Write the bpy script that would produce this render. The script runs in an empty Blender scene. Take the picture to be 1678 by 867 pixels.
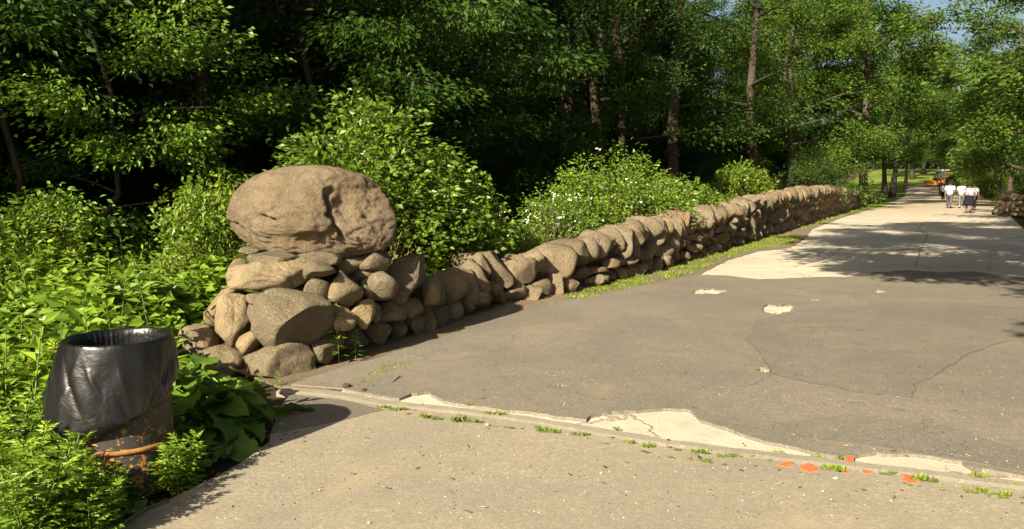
import bpy, bmesh, math, random
import numpy as np
from mathutils import Vector, Matrix, noise
from mathutils.geometry import tessellate_polygon

random.seed(7)
rng = np.random.default_rng(7)
S = bpy.context.scene
COL = S.collection
R = math.radians

# ------------------------------------------------------------------ camera
CAM_H = 1.75
FPX, PW, PH = 1300.0, 1678.0, 867.0          # focal length and size of the photograph in pixels
PITCH = math.atan(136.5 / FPX)
cd = bpy.data.cameras.new('camera')
cd.sensor_width = 36.0
cd.lens = FPX / PW * 36.0
cd.clip_start, cd.clip_end = 0.05, 3000.0
cam = bpy.data.objects.new('camera', cd)
cam.location = (0, 0, CAM_H)
cam.rotation_euler = (R(90) - PITCH, 0, 0)
COL.objects.link(cam)
S.camera = cam

# ------------------------------------------------------------------ sun, sky, exposure
SUN_EL = 29.5
LH = Vector((0.522, 0.853, 0)).normalized()   # the way the light travels over the ground
LDIR = Vector((LH.x * math.cos(R(SUN_EL)), LH.y * math.cos(R(SUN_EL)), -math.sin(R(SUN_EL))))
sl = bpy.data.lights.new('sun', 'SUN')
sl.energy = 5.0
sl.angle = R(0.53)
sl.color = (1.0, 0.91, 0.72)
so = bpy.data.objects.new('sun', sl)
so.rotation_euler = LDIR.to_track_quat('-Z', 'Y').to_euler()
so.location = (-20, -30, 30)
COL.objects.link(so)
W = bpy.data.worlds.new('World')
S.world = W
W.use_nodes = True
wn = W.node_tree
sky = wn.nodes.new('ShaderNodeTexSky')
sky.sky_type = 'NISHITA'
sky.sun_disc = False
sky.sun_elevation = R(SUN_EL)
sky.sun_rotation = math.atan2(-LH.x, -LH.y)
sky.dust_density = 4.0
bg = wn.nodes['Background']
bg.inputs['Strength'].default_value = 0.05
wn.links.new(sky.outputs[0], bg.inputs['Color'])
S.view_settings.view_transform = 'Standard'
S.view_settings.look = 'None'
S.view_settings.exposure = 1.42
S.view_settings.gamma = 1.0
S.view_settings.use_curve_mapping = False
S.cycles.max_bounces = 6
S.cycles.diffuse_bounces = 3
S.cycles.glossy_bounces = 2
S.cycles.transmission_bounces = 4
S.cycles.use_denoising = True

# ------------------------------------------------------------------ geometry helpers
CP, SP = math.cos(PITCH), math.sin(PITCH)
DR = Vector((0.5, 0.8660254, 0))             # along the road and the wall
NR = Vector((0.8660254, -0.5, 0))            # across, towards the right


def ray(px, py):
    x, y = (px - PW / 2) / FPX, (PH / 2 - py) / FPX
    return Vector((x, CP + y * SP, -SP + y * CP))


def gp(px, py, z=0.0):
    d = ray(px, py)
    k = (z - CAM_H) / d.z
    return Vector((d.x * k, d.y * k, z))


def at(px, py, Y):
    d = ray(px, py)
    k = Y / d.y
    return Vector((d.x * k, Y, CAM_H + d.z * k))


def tn(t, n, z=0.0):
    return Vector((DR.x * t + NR.x * n, DR.y * t + NR.y * n, z))


def to_tn(p):
    return p.x * DR.x + p.y * DR.y, p.x * NR.x + p.y * NR.y


def ss(x):
    x = min(1.0, max(0.0, x))
    return x * x * (3 - 2 * x)


def H(x, y):
    t = x * DR.x + y * DR.y
    return 4.6 * ss((t - 98) / 115.0) + 1.5 * ss((t - 210) / 120.0)


def hit(px, py):
    d = ray(px, py)
    k = 5.0
    while k < 400:
        if CAM_H + d.z * k < H(d.x * k, d.y * k) + 0.03:
            break
        k += 0.25
    return Vector((d.x * k, d.y * k, H(d.x * k, d.y * k) + 0.03))


def interp(x, pts):
    xs, ys = zip(*pts)
    return float(np.interp(x, xs, ys))


# ------------------------------------------------------------------ object helpers
def link(name, me, m=None, parent=None, smooth=False):
    o = bpy.data.objects.new(name, me)
    COL.objects.link(o)
    if m is not None:
        if len(me.materials) == 0:
            me.materials.append(m)
    if parent is not None:
        o.parent = parent
    if smooth and len(me.polygons):
        me.polygons.foreach_set('use_smooth', np.ones(len(me.polygons), dtype=bool))
    return o


def tag(o, label=None, cat=None, group=None, kind=None):
    if label:
        o['label'] = label
    if cat:
        o['category'] = cat
    if group:
        o['group'] = group
    if kind:
        o['kind'] = kind
    return o


def thing(name, loc=(0, 0, 0), rz=0.0, label=None, cat=None, group=None):
    o = bpy.data.objects.new(name, None)
    o.empty_display_size = 0.1
    COL.objects.link(o)
    o.location = loc
    o.rotation_euler = (0, 0, rz)
    return tag(o, label, cat, group)


def np_mesh(name, V, F, tint=None, smooth=False):
    """V (n,3) array, F (m,3) or (m,4) int array"""
    me = bpy.data.meshes.new(name)
    V = np.asarray(V, dtype=np.float32)
    F = np.asarray(F, dtype=np.int32)
    k = F.shape[1]
    me.vertices.add(len(V))
    me.vertices.foreach_set('co', V.ravel())
    me.loops.add(F.size)
    me.loops.foreach_set('vertex_index', F.ravel())
    me.polygons.add(len(F))
    me.polygons.foreach_set('loop_start', np.arange(0, F.size, k, dtype=np.int32))
    me.polygons.foreach_set('loop_total', np.full(len(F), k, dtype=np.int32))
    me.polygons.foreach_set('use_smooth', np.full(len(F), bool(smooth)))
    if tint is not None:
        a = me.attributes.new('tint', 'FLOAT', 'FACE')
        a.data.foreach_set('value', np.asarray(tint, dtype=np.float32))
    me.update(calc_edges=True)
    me.validate()
    return me


def join_arrays(parts):
    Vs, Fs, off = [], [], 0
    for V, F in parts:
        V = np.asarray(V, dtype=float)
        Vs.append(V)
        Fs.append(np.asarray(F) + off)
        off += len(V)
    return np.concatenate(Vs), np.concatenate(Fs)


def unit(a):
    return a / np.maximum(np.linalg.norm(a, axis=-1, keepdims=True), 1e-9)


def leaves(P, D, N, L, Wd, fold=0.18, droop=0.0):
    """kite leaves, folded on the midrib: 2 triangles each"""
    D = unit(D)
    Sd = unit(np.cross(D, N))
    N = np.cross(Sd, D)
    L = np.asarray(L)[:, None]
    Wd = np.asarray(Wd)[:, None]
    m = P + D * L * 0.42
    a = m + Sd * Wd * 0.5 + N * Wd * fold
    b = m - Sd * Wd * 0.5 + N * Wd * fold
    tip = P + D * L - N * L * droop
    V = np.stack([P, a, tip, b], axis=1).reshape(-1, 3)
    i = np.arange(len(P))[:, None] * 4
    F = np.concatenate([i + [0, 1, 2], i + [0, 2, 3]], axis=1).reshape(-1, 3)
    return V, F


def tube(path, rad, sides=6, cap=True):
    path = [Vector(p) for p in path]
    V, F = [], []
    n = len(path)
    ref = Vector((0.31, 0.2, 0.93))
    for i, p in enumerate(path):
        d = (path[min(i + 1, n - 1)] - path[max(i - 1, 0)])
        if d.length < 1e-9:
            d = Vector((0, 0, 1))
        d.normalize()
        rr = ref if abs(d.dot(ref)) < 0.95 else Vector((1, 0, 0))
        u = d.cross(rr).normalized()
        v = d.cross(u)
        r = rad[i] if hasattr(rad, '__len__') else rad
        for k in range(sides):
            a = 2 * math.pi * k / sides
            V.append(p + u * (r * math.cos(a)) + v * (r * math.sin(a)))
    for i in range(n - 1):
        for k in range(sides):
            k2 = (k + 1) % sides
            a, b, c, d = i * sides + k, i * sides + k2, (i + 1) * sides + k2, (i + 1) * sides + k
            F += [(a, b, c), (a, c, d)]
    if cap:
        V.append(path[0]); V.append(path[-1])
        for k in range(sides):
            k2 = (k + 1) % sides
            F.append((len(V) - 2, k2, k))
            F.append((len(V) - 1, (n - 1) * sides + k, (n - 1) * sides + k2))
    return np.array([tuple(p) for p in V]), np.array(F)


def lathe(prof, seg=48):
    V, F = [], []
    for r, z in prof:
        for k in range(seg):
            a = 2 * math.pi * k / seg
            V.append((r * math.cos(a), r * math.sin(a), z))
    for i in range(len(prof) - 1):
        for k in range(seg):
            k2 = (k + 1) % seg
            F.append((i * seg + k, i * seg + k2, (i + 1) * seg + k2, (i + 1) * seg + k))
    return np.array(V), np.array(F)


def box(x0, x1, y0, y1, z0, z1):
    V = np.array([(x, y, z) for z in (z0, z1) for y in (y0, y1) for x in (x0, x1)], dtype=float)
    F = np.array([(0, 2, 3), (0, 3, 1), (4, 5, 7), (4, 7, 6), (0, 1, 5), (0, 5, 4), (1, 3, 7), (1, 7, 5), (3, 2, 6), (3, 6, 7), (2, 0, 4), (2, 4, 6)])
    return V, F


def bevel_box_mesh(name, x0, x1, y0, y1, z0, z1, bv=0.02):
    bm = bmesh.new()
    V, _ = box(x0, x1, y0, y1, z0, z1)
    vs = [bm.verts.new(v) for v in V]
    for q in ((0, 2, 3, 1), (4, 5, 7, 6), (0, 1, 5, 4), (1, 3, 7, 5), (3, 2, 6, 7), (2, 0, 4, 6)):
        bm.faces.new([vs[i] for i in q])
    if bv > 0:
        bmesh.ops.bevel(bm, geom=list(bm.edges), offset=bv, segments=2, affect='EDGES', profile=0.6)
    me = bpy.data.meshes.new(name)
    bm.to_mesh(me)
    bm.free()
    return me


# ------------------------------------------------------------------ materials
class NT:
    def __init__(s, name):
        s.m = bpy.data.materials.new(name)
        s.m.use_nodes = True
        s.nt = s.m.node_tree
        s.b = s.nt.nodes['Principled BSDF']
        s.out = s.nt.nodes['Material Output']

    def n(s, typ, props=None, **ins):
        nd = s.nt.nodes.new(typ)
        for k, v in (props or {}).items():
            setattr(nd, k, v)
        for k, v in ins.items():
            key = int(k[1:]) if k[0] == 'i' and k[1:].isdigit() else k.replace('_', ' ')
            s.set(nd.inputs[key], v)
        return nd

    def set(s, sock, v):
        if isinstance(v, bpy.types.NodeSocket):
            s.nt.links.new(v, sock)
        elif isinstance(v, (tuple, list)) and len(v) == 3 and sock.type == 'RGBA':
            sock.default_value = (*v, 1)
        else:
            sock.default_value = v

    def noise(s, vec, scale, detail=4, rough=0.55, dist=0.0):
        return s.n('ShaderNodeTexNoise', Vector=vec, Scale=scale, Detail=detail, Roughness=rough, Distortion=dist).outputs['Fac']

    def ramp(s, fac, stops, interp='LINEAR'):
        nd = s.n('ShaderNodeValToRGB')
        s.set(nd.inputs['Fac'], fac)
        nd.color_ramp.interpolation = interp
        e = nd.color_ramp.elements
        while len(e) < len(stops):
            e.new(0.5)
        for el, (p, c) in zip(e, stops):
            el.position = p
            el.color = (*c, 1) if len(c) == 3 else c
        return nd.outputs['Color']

    def bw(s, fac, a, b):
        return s.ramp(fac, [(a, (0, 0, 0)), (b, (1, 1, 1))])

    def mix(s, fac, a, b, mode='MIX'):
        nd = s.n('ShaderNodeMix', dict(data_type='RGBA', blend_type=mode))
        s.set(nd.inputs[0], fac)
        s.set(nd.inputs[6], a)
        s.set(nd.inputs[7], b)
        return nd.outputs[2]

    def math(s, op, a, b=0.0):
        nd = s.n('ShaderNodeMath', dict(operation=op))
        s.set(nd.inputs[0], a)
        s.set(nd.inputs[1], b)
        return nd.outputs[0]

    def bump(s, h, strength=0.5, dist=0.02, normal=None):
        nd = s.n('ShaderNodeBump', Height=h, Strength=strength, Distance=dist)
        if normal is not None:
            s.set(nd.inputs['Normal'], normal)
        return nd.outputs['Normal']

    def pos(s):
        return s.n('ShaderNodeNewGeometry').outputs['Position']

    def rand(s):
        return s.n('ShaderNodeObjectInfo').outputs['Random']

    def fin(s, color=None, rough=None, normal=None, spec=0.3, metal=None):
        b = s.b
        if color is not None:
            s.set(b.inputs['Base Color'], color)
        if rough is not None:
            s.set(b.inputs['Roughness'], rough)
        if normal is not None:
            s.set(b.inputs['Normal'], normal)
        s.set(b.inputs['Specular IOR Level'], spec)
        if metal is not None:
            s.set(b.inputs['Metallic'], metal)
        return s.m


def m_plain(name, c, rough=0.6, spec=0.3, metal=0.0, var=0.15, scale=18):
    t = NT(name)
    p = t.pos()
    f = t.noise(p, scale, 3)
    col = t.mix(f, tuple(x * (1 - var) for x in c), tuple(min(1, x * (1 + var)) for x in c))
    return t.fin(col, rough, None, spec, metal)


def m_stone(name, stops, bump=0.5, stain=0.5):
    t = NT(name)
    p = t.pos()
    r = t.rand()
    base = t.ramp(r, stops)
    n1 = t.noise(p, 3.2, 5, 0.6)
    n2 = t.noise(p, 22, 5, 0.65)
    n3 = t.noise(p, 120, 3, 0.6)
    c = t.mix(t.bw(n1, 0.38, 0.64), base, t.mix(0.7, base, (0.13, 0.11, 0.07)))
    c = t.mix(t.math('MULTIPLY', t.bw(n2, 0.5, 0.75), stain), c, (0.12, 0.085, 0.05))
    c = t.mix(t.math('MULTIPLY', t.bw(n3, 0.48, 0.66), 0.75), c, t.mix(0.5, c, (0.60, 0.52, 0.40)))
    c = t.mix(1.0, c, (0.94, 0.885, 0.80), 'MULTIPLY')
    n6 = t.noise(p, 75, 4, 0.7)
    c = t.mix(t.math('MULTIPLY', t.bw(n6, 0.54, 0.68), 0.7), c, (0.07, 0.055, 0.04))
    c = t.mix(t.math('MULTIPLY', t.bw(t.noise(p, 12, 6, 0.75, 0.8), 0.60, 0.68), 0.55), c, (0.36, 0.35, 0.29))
    c = t.mix(t.math('MULTIPLY', t.bw(t.noise(p, 5.5, 6, 0.7, 0.6), 0.60, 0.72), 0.35), c, (0.19, 0.20, 0.10))
    n4 = t.noise(p, 9, 4, 0.6, 0.8)
    h = t.math('ADD', t.math('ADD', t.math('MULTIPLY', n2, 0.6), t.math('MULTIPLY', n3, 0.3)), t.math('MULTIPLY', n4, 0.35))
    return t.fin(c, 0.88, t.bump(h, bump, 0.08), 0.2)


M_STONE = m_stone('fieldstone', [(0.0, (0.17, 0.14, 0.095)), (0.16, (0.29, 0.235, 0.15)), (0.32, (0.135, 0.118, 0.09)), (0.46, (0.34, 0.27, 0.17)),
                                 (0.58, (0.20, 0.175, 0.115)), (0.72, (0.25, 0.215, 0.155)), (0.86, (0.25, 0.145, 0.085)), (0.93, (0.31, 0.225, 0.11)), (1.0, (0.24, 0.20, 0.14))], 1.0, 0.7)


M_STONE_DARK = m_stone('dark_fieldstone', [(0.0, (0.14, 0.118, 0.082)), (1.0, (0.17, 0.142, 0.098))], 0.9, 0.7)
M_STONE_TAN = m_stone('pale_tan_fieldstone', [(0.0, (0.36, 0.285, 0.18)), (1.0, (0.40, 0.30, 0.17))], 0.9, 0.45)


def m_boulder():
    t = NT('boulder_granite')
    p = t.pos()
    n1 = t.noise(p, 2.2, 6, 0.62, 0.3)
    n2 = t.noise(p, 11, 7, 0.72, 0.4)
    n3 = t.noise(p, 60, 5, 0.75)
    n4 = t.noise(p, 230, 2, 0.6)
    c = t.ramp(n1, [(0.32, (0.19, 0.138, 0.082)), (0.5, (0.29, 0.218, 0.135)), (0.68, (0.365, 0.28, 0.18))])
    c = t.mix(t.math('MULTIPLY', t.bw(n2, 0.48, 0.68), 0.65), c, (0.115, 0.075, 0.038))
    c = t.mix(t.math('MULTIPLY', t.bw(n3, 0.50, 0.66), 0.6), c, (0.11, 0.08, 0.048))
    c = t.mix(t.math('MULTIPLY', t.bw(n4, 0.58, 0.70), 0.5), c, (0.50, 0.40, 0.26))
    mp = t.n('ShaderNodeMapping', Vector=p)
    mp.inputs['Scale'].default_value = (1.0, 1.0, 0.35)
    n5 = t.noise(mp.outputs[0], 6.0, 5, 0.7, 0.6)
    c = t.mix(t.math('MULTIPLY', t.bw(n5, 0.56, 0.70), 0.45), c, (0.10, 0.07, 0.04))
    h = t.math('ADD', t.math('MULTIPLY', n2, 0.55), t.math('MULTIPLY', n3, 0.45))
    return t.fin(c, 0.87, t.bump(h, 1.0, 0.11), 0.2)


M_BOULDER = m_boulder()


def m_leaf(name, stops, trans=0.35, spec=0.35, rough=0.42, tcol=(0.16, 0.27, 0.03), objvar=0.25):
    t = NT(name)
    a = t.n('ShaderNodeAttribute', dict(attribute_name='tint')).outputs['Fac']
    r = t.rand()
    p = t.pos()
    f = t.math('ADD', t.math('MULTIPLY', a, 0.75), t.math('MULTIPLY', t.noise(p, 0.9, 2), 0.25))
    c = t.ramp(f, stops)
    k = t.ramp(r, [(0.0, (1 - objvar, 1 - objvar * 0.8, 1 - objvar)), (1.0, (1 + objvar, 1 + objvar * 0.7, 1.0))])
    c = t.mix(1.0, c, k, 'MULTIPLY')
    t.fin(c, rough, None, spec)
    tr = t.n('ShaderNodeBsdfTranslucent', Color=t.mix(0.5, c, tcol))
    mx = t.n('ShaderNodeMixShader')
    t.set(mx.inputs[0], trans)
    t.nt.links.new(t.b.outputs[0], mx.inputs[1])
    t.nt.links.new(tr.outputs[0], mx.inputs[2])
    t.nt.links.new(mx.outputs[0], t.out.inputs['Surface'])
    return t.m


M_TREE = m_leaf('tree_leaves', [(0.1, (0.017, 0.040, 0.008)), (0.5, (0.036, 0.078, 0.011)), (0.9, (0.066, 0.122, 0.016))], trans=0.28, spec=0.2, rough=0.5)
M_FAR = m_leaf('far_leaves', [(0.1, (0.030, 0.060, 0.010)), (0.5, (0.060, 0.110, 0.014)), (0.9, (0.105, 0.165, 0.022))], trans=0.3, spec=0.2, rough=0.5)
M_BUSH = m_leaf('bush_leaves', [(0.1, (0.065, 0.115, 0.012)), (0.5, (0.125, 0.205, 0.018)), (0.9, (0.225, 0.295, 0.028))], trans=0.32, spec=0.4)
M_ROSE = m_leaf('rose_leaves', [(0.1, (0.075, 0.145, 0.015)), (0.5, (0.14, 0.24, 0.022)), (0.9, (0.23, 0.34, 0.03))], trans=0.3, spec=0.4)
M_WEED = m_leaf('weed_leaves', [(0.1, (0.09, 0.16, 0.014)), (0.5, (0.155, 0.26, 0.022)), (0.9, (0.26, 0.345, 0.035))], trans=0.32)
M_BURDOCK = m_leaf('burdock_leaves', [(0.1, (0.085, 0.155, 0.02)), (0.5, (0.13, 0.215, 0.025)), (0.9, (0.20, 0.28, 0.04))], trans=0.3, spec=0.3, rough=0.5)
M_GRASS = m_leaf('grass_blades', [(0.1, (0.085, 0.14, 0.018)), (0.5, (0.14, 0.20, 0.025)), (0.9, (0.26, 0.28, 0.055))], trans=0.25, spec=0.2)
M_FLOWER = m_plain('white_petals', (0.58, 0.56, 0.42), 0.6)


def m_bark(name, c1, c2):
    t = NT(name)
    p = t.pos()
    mp = t.n('ShaderNodeMapping', Vector=p)
    mp.inputs['Scale'].default_value = (1, 1, 0.22)
    n1 = t.noise(mp.outputs[0], 14, 6, 0.7)
    n2 = t.noise(p, 2.0, 3)
    c = t.mix(t.bw(n1, 0.35, 0.65), c1, c2)
    c = t.mix(t.math('MULTIPLY', t.bw(n2, 0.5, 0.7), 0.5), c, (0.09, 0.10, 0.06))
    return t.fin(c, 0.95, t.bump(n1, 0.9, 0.05), 0.1)


M_BARK = m_bark('dark_bark', (0.035, 0.028, 0.02), (0.095, 0.075, 0.053))
M_BARK2 = m_bark('tan_bark', (0.042, 0.032, 0.022), (0.095, 0.072, 0.047))
M_STEM = m_plain('green_stem', (0.13, 0.17, 0.04), 0.6)
M_CANE = m_plain('brown_cane', (0.16, 0.11, 0.06), 0.7)


def m_asphalt(name, base, var, agg, bump=0.6, crack=0.8, speck=0.6):
    t = NT(name)
    p = t.pos()
    n0 = t.noise(p, 0.55, 5, 0.6, 0.4)
    n1 = t.noise(p, 4.0, 5, 0.6)
    n2 = t.noise(p, 75, 3, 0.65)
    v = t.n('ShaderNodeTexVoronoi', Vector=p, Scale=140.0)
    c = t.mix(t.bw(n0, 0.40, 0.60), base, var)
    c = t.mix(t.math('MULTIPLY', t.bw(n1, 0.48, 0.75), 0.45), c, tuple(0.72 * x for x in base))
    c = t.mix(t.math('MULTIPLY', t.bw(n2, 0.42, 0.75), 0.65), c, tuple(0.55 * x for x in base))
    n8 = t.noise(p, 28, 4, 0.75)
    c = t.mix(t.math('MULTIPLY', t.bw(n8, 0.50, 0.66), 0.5), c, tuple(1.35 * x for x in var))
    c = t.mix(t.math('MULTIPLY', t.bw(n8, 0.48, 0.34), 0.45), c, tuple(0.6 * x for x in base))
    n5 = t.noise(p, 0.9, 6, 0.65, 0.8)
    c = t.mix(t.math('MULTIPLY', t.bw(n5, 0.56, 0.70), 0.55), c, (var[0] * 1.15, var[1] * 1.02, var[2] * 0.88))
    c = t.mix(t.math('MULTIPLY', t.bw(t.noise(p, 7.0, 5, 0.7, 1.0), 0.64, 0.72), 0.35), c, (0.26, 0.17, 0.09))
    wob = t.n('ShaderNodeVectorMath', dict(operation='ADD'))
    t.set(wob.inputs[0], p)
    t.set(wob.inputs[1], t.n('ShaderNodeTexNoise', Vector=p, Scale=2.6, Detail=6).outputs['Color'])
    cv_ = t.n('ShaderNodeTexVoronoi', dict(feature='DISTANCE_TO_EDGE'), Vector=wob.outputs[0], Scale=0.62)
    crk = t.math('MULTIPLY', t.ramp(cv_.outputs['Distance'], [(0.0, (1, 1, 1)), (0.007, (0, 0, 0))]), t.bw(t.noise(p, 0.45, 2), 0.50, 0.60))
    c = t.mix(t.math('MULTIPLY', crk, crack), c, tuple(0.35 * x for x in base))
    sp = t.math('MULTIPLY', t.ramp(v.outputs['Color'], [(0.80, (0, 0, 0)), (0.86, (1, 1, 1))]), t.bw(v.outputs['Distance'], 0.42, 0.22))
    c = t.mix(t.math('MULTIPLY', sp, speck), c, agg)
    h = t.math('ADD', t.math('MULTIPLY', n2, 0.8), t.math('MULTIPLY', n1, 0.6))
    return t.fin(c, 0.92, t.bump(h, bump, 0.012), 0.2)


M_ASPHALT = m_asphalt('worn_asphalt', (0.178, 0.156, 0.124), (0.235, 0.20, 0.15), (0.48, 0.40, 0.28))
M_PATCH = m_asphalt('newer_asphalt', (0.162, 0.144, 0.117), (0.205, 0.178, 0.138), (0.40, 0.34, 0.25))
M_DARK_ASPHALT = m_asphalt('dark_grey_asphalt', (0.15, 0.13, 0.105), (0.20, 0.17, 0.125), (0.40, 0.33, 0.24), 0.9)
M_PATH = m_asphalt('sandy_asphalt', (0.275, 0.236, 0.176), (0.34, 0.287, 0.206), (0.50, 0.42, 0.31), 0.4, 0.25, 0.35)


def m_concrete():
    t = NT('worn_concrete')
    p = t.pos()
    n0 = t.noise(p, 0.35, 5, 0.6, 0.3)
    n1 = t.noise(p, 5, 5, 0.65)
    n2 = t.noise(p, 60, 3)
    wv = t.n('ShaderNodeTexVoronoi', dict(feature='DISTANCE_TO_EDGE'), Scale=0.55)
    wob = t.n('ShaderNodeVectorMath', dict(operation='ADD'))
    t.set(wob.inputs[0], p)
    t.set(wob.inputs[1], t.n('ShaderNodeTexNoise', Vector=p, Scale=2.0, Detail=5).outputs['Color'])
    t.set(wv.inputs['Vector'], wob.outputs[0])
    c = t.ramp(n0, [(0.3, (0.42, 0.36, 0.27)), (0.6, (0.54, 0.475, 0.365)), (0.8, (0.60, 0.535, 0.42))])
    c = t.mix(t.math('MULTIPLY', t.bw(n1, 0.52, 0.75), 0.5), c, (0.33, 0.25, 0.165))
    c = t.mix(t.math('MULTIPLY', t.bw(n2, 0.5, 0.8), 0.35), c, (0.30, 0.24, 0.17))
    # farther along the road the surface is tan grit worn over the concrete
    dist = t.n('ShaderNodeVectorMath', dict(operation='DOT_PRODUCT'))
    t.set(dist.inputs[0], p)
    dist.inputs[1].default_value = (0.5, 0.866, 0)
    far = t.math('MULTIPLY', t.bw(t.math('DIVIDE', dist.outputs['Value'], 100.0), 0.32, 0.60), 1.0)
    c = t.mix(t.math('MULTIPLY', far, 0.75), c, (0.36, 0.275, 0.175))
    crack = t.ramp(wv.outputs['Distance'], [(0.0, (1, 1, 1)), (0.018, (0, 0, 0))])
    c = t.mix(t.math('MULTIPLY', crack, 0.7), c, (0.16, 0.12, 0.08))
    return t.fin(c, 0.93, t.bump(t.math('SUBTRACT', t.math('ADD', n1, n2), crack), 0.5, 0.015), 0.2)


M_CONC = m_concrete()


def m_soil(name, a, b, c3, scale=1.0):
    t = NT(name)
    p = t.pos()
    n0 = t.noise(p, 1.2 * scale, 5, 0.65)
    n1 = t.noise(p, 18 * scale, 5, 0.7)
    n2 = t.noise(p, 95 * scale, 3, 0.7)
    c = t.mix(t.bw(n0, 0.35, 0.65), a, b)
    c = t.mix(t.math('MULTIPLY', t.bw(n1, 0.45, 0.7), 0.6), c, c3)
    c = t.mix(t.math('MULTIPLY', t.bw(n2, 0.5, 0.7), 0.5), c, tuple(0.5 * x for x in a))
    return t.fin(c, 0.96, t.bump(t.math('ADD', n1, n2), 0.8, 0.03), 0.12)


M_SOIL = m_soil('woodland_soil', (0.065, 0.05, 0.03), (0.10, 0.078, 0.045), (0.045, 0.035, 0.02))
M_VERGE = m_soil('sandy_verge', (0.20, 0.155, 0.10), (0.255, 0.20, 0.135), (0.15, 0.11, 0.07))
M_KERB = m_asphalt('old_kerb_concrete', (0.265, 0.232, 0.178), (0.32, 0.278, 0.21), (0.5, 0.44, 0.34), 0.35, 0.5, 0.3)


def m_lawn():
    t = NT('lawn_grass')
    p = t.pos()
    n0 = t.noise(p, 0.16, 4, 0.6)
    n1 = t.noise(p, 1.6, 4, 0.65)
    n2 = t.noise(p, 25, 3, 0.7)
    c = t.ramp(n0, [(0.3, (0.115, 0.165, 0.022)), (0.55, (0.185, 0.22, 0.035)), (0.75, (0.27, 0.255, 0.065))])
    c = t.mix(t.math('MULTIPLY', t.bw(n1, 0.45, 0.7), 0.4), c, (0.10, 0.15, 0.02))
    c = t.mix(t.math('MULTIPLY', t.bw(n2, 0.45, 0.7), 0.4), c, (0.07, 0.10, 0.015))
    return t.fin(c, 0.95, t.bump(t.math('ADD', n1, n2), 0.9, 0.08), 0.1)


M_LAWN = m_lawn()

# ------------------------------------------------------------------ setting: ground, road, verge, path, kerb
def grid_sheet(name, ts, ns, dz, m, ncent=None, noise_amp=0.0):
    V, F = [], []
    for t in ts:
        c = ncent(t) if ncent else 0.0
        for n in ns:
            p = tn(t, c + n)
            V.append((p.x, p.y, H(p.x, p.y) + dz))
    k = len(ns)
    for i in range(len(ts) - 1):
        for j in range(k - 1):
            F.append((i * k + j + 1, i * k + j, (i + 1) * k + j, (i + 1) * k + j + 1))
    F = np.array(F)[:, ::-1]
    o = link(name, np_mesh(name, V, F, smooth=True), m)
    return tag(o, kind='structure')


def road_c(t):
    return -2.0 - (3.6 * ((t - 60) / 80.0) ** 2 if t > 60 else 0.0)


far_ts = [-900, -300, -100, -40] + list(range(-20, 100, 20)) + list(range(100, 345, 8)) + [400, 600, 1200]
grid_sheet('ground', far_ts, [-1200, -400, -150, -60, -30, -15, -6, 0, 6, 15, 30, 60, 150, 400, 1200], -0.02, M_SOIL)
grid_sheet('road', [14, 20, 30, 40, 50, 60] + list(range(66, 136, 6)), [-3.7, -1.2, 1.2, 3.7], 0.03, M_CONC, road_c)
grid_sheet('lawn', [47, 53, 59] + list(range(65, 345, 8)), [-18, -10, -6.6, 0, 6, 12, 20, 30, 45, 70, 110], 0.012, M_LAWN)


def rough_line(pts, step=0.12, amp=0.03, seed=0):
    out = []
    for i in range(len(pts) - 1):
        a, b = pts[i], pts[i + 1]
        L = (b - a).length
        n = max(1, min(60, int(L / step)))
        d = (b - a).normalized()
        s = Vector((-d.y, d.x, 0))
        for k in range(n):
            p = a + (b - a) * (k / n)
            if k or i:
                w = noise.noise(Vector((p.x * 3.1 + seed, p.y * 3.1, seed * 1.7))) + 0.6 * noise.noise(Vector((p.x * 11 + seed, p.y * 11, 4.0)))
                p = p + s * (amp * w)
            out.append(p)
    out.append(pts[-1])
    return out


def sheet(name, outer, holes, z, depth, m, parent=None, kind='structure'):
    """a flat slab with holes and a small real edge"""
    loops = [[Vector((p.x, p.y, 0)) for p in outer]] + [[Vector((p.x, p.y, 0)) for p in h] for h in holes]
    tris = tessellate_polygon(loops)
    V = [(p.x, p.y, z) for L in loops for p in L]
    F = []
    for a, b, c in tris:
        pa, pb, pc = Vector(V[a]), Vector(V[b]), Vector(V[c])
        if (pb - pa).cross(pc - pa).z < 0:
            a, c = c, a
        F.append((a, b, c))
    base = 0
    nb = len(V)
    V += [(x, y, z - depth) for x, y, _ in V[:nb]]
    for L in loops:
        k = len(L)
        for i in range(k):
            j = (i + 1) % k
            a, b = base + i, base + j
            F += [(a, b, b + nb), (a, b + nb, a + nb)]
        base += k
    o = link(name, np_mesh(name, V, F), m, parent)
    if kind:
        tag(o, kind=kind)
    return o


def blob(px, py, rx, ry, seed, k=44, amp=0.4):
    """an uneven closed outline on the ground round the point seen at (px,py); rx, ry in photo pixels"""
    pts = []
    for i in range(k):
        a = 2 * math.pi * i / k
        w = 1 + amp * noise.noise(Vector((math.cos(a) * 1.6 + seed * 3.3, math.sin(a) * 1.6, seed))) * 1.6 + 0.22 * noise.noise(Vector((math.cos(a) * 6 + seed, math.sin(a) * 6, seed)))
        pts.append(gp(px + rx * w * math.cos(a), py + ry * w * math.sin(a)))
    return pts


def loopline(pxs, amp=0.025, step=0.1, seed=0):
    p = [gp(*q) for q in pxs]
    return rough_line(p + [p[0]], step, amp, seed)[:-1]


KERB_FAR = [(470, 643), (560, 652), (640, 667), (760, 680), (860, 692), (960, 709), (1100, 733), (1250, 752), (1400, 769), (1500, 781), (1678, 803), (1900, 834)]
KF = [gp(*q) for q in KERB_FAR]
near_road = [p + Vector((0, -0.06, 0)) for p in KF] + [Vector((9.0, 4.5, 0)), tn(14, 1.7), tn(14, -5.7), tn(6.6, -5.7)]
sheet('road', near_road, [], 0.03, 0.02, M_CONC)
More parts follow.
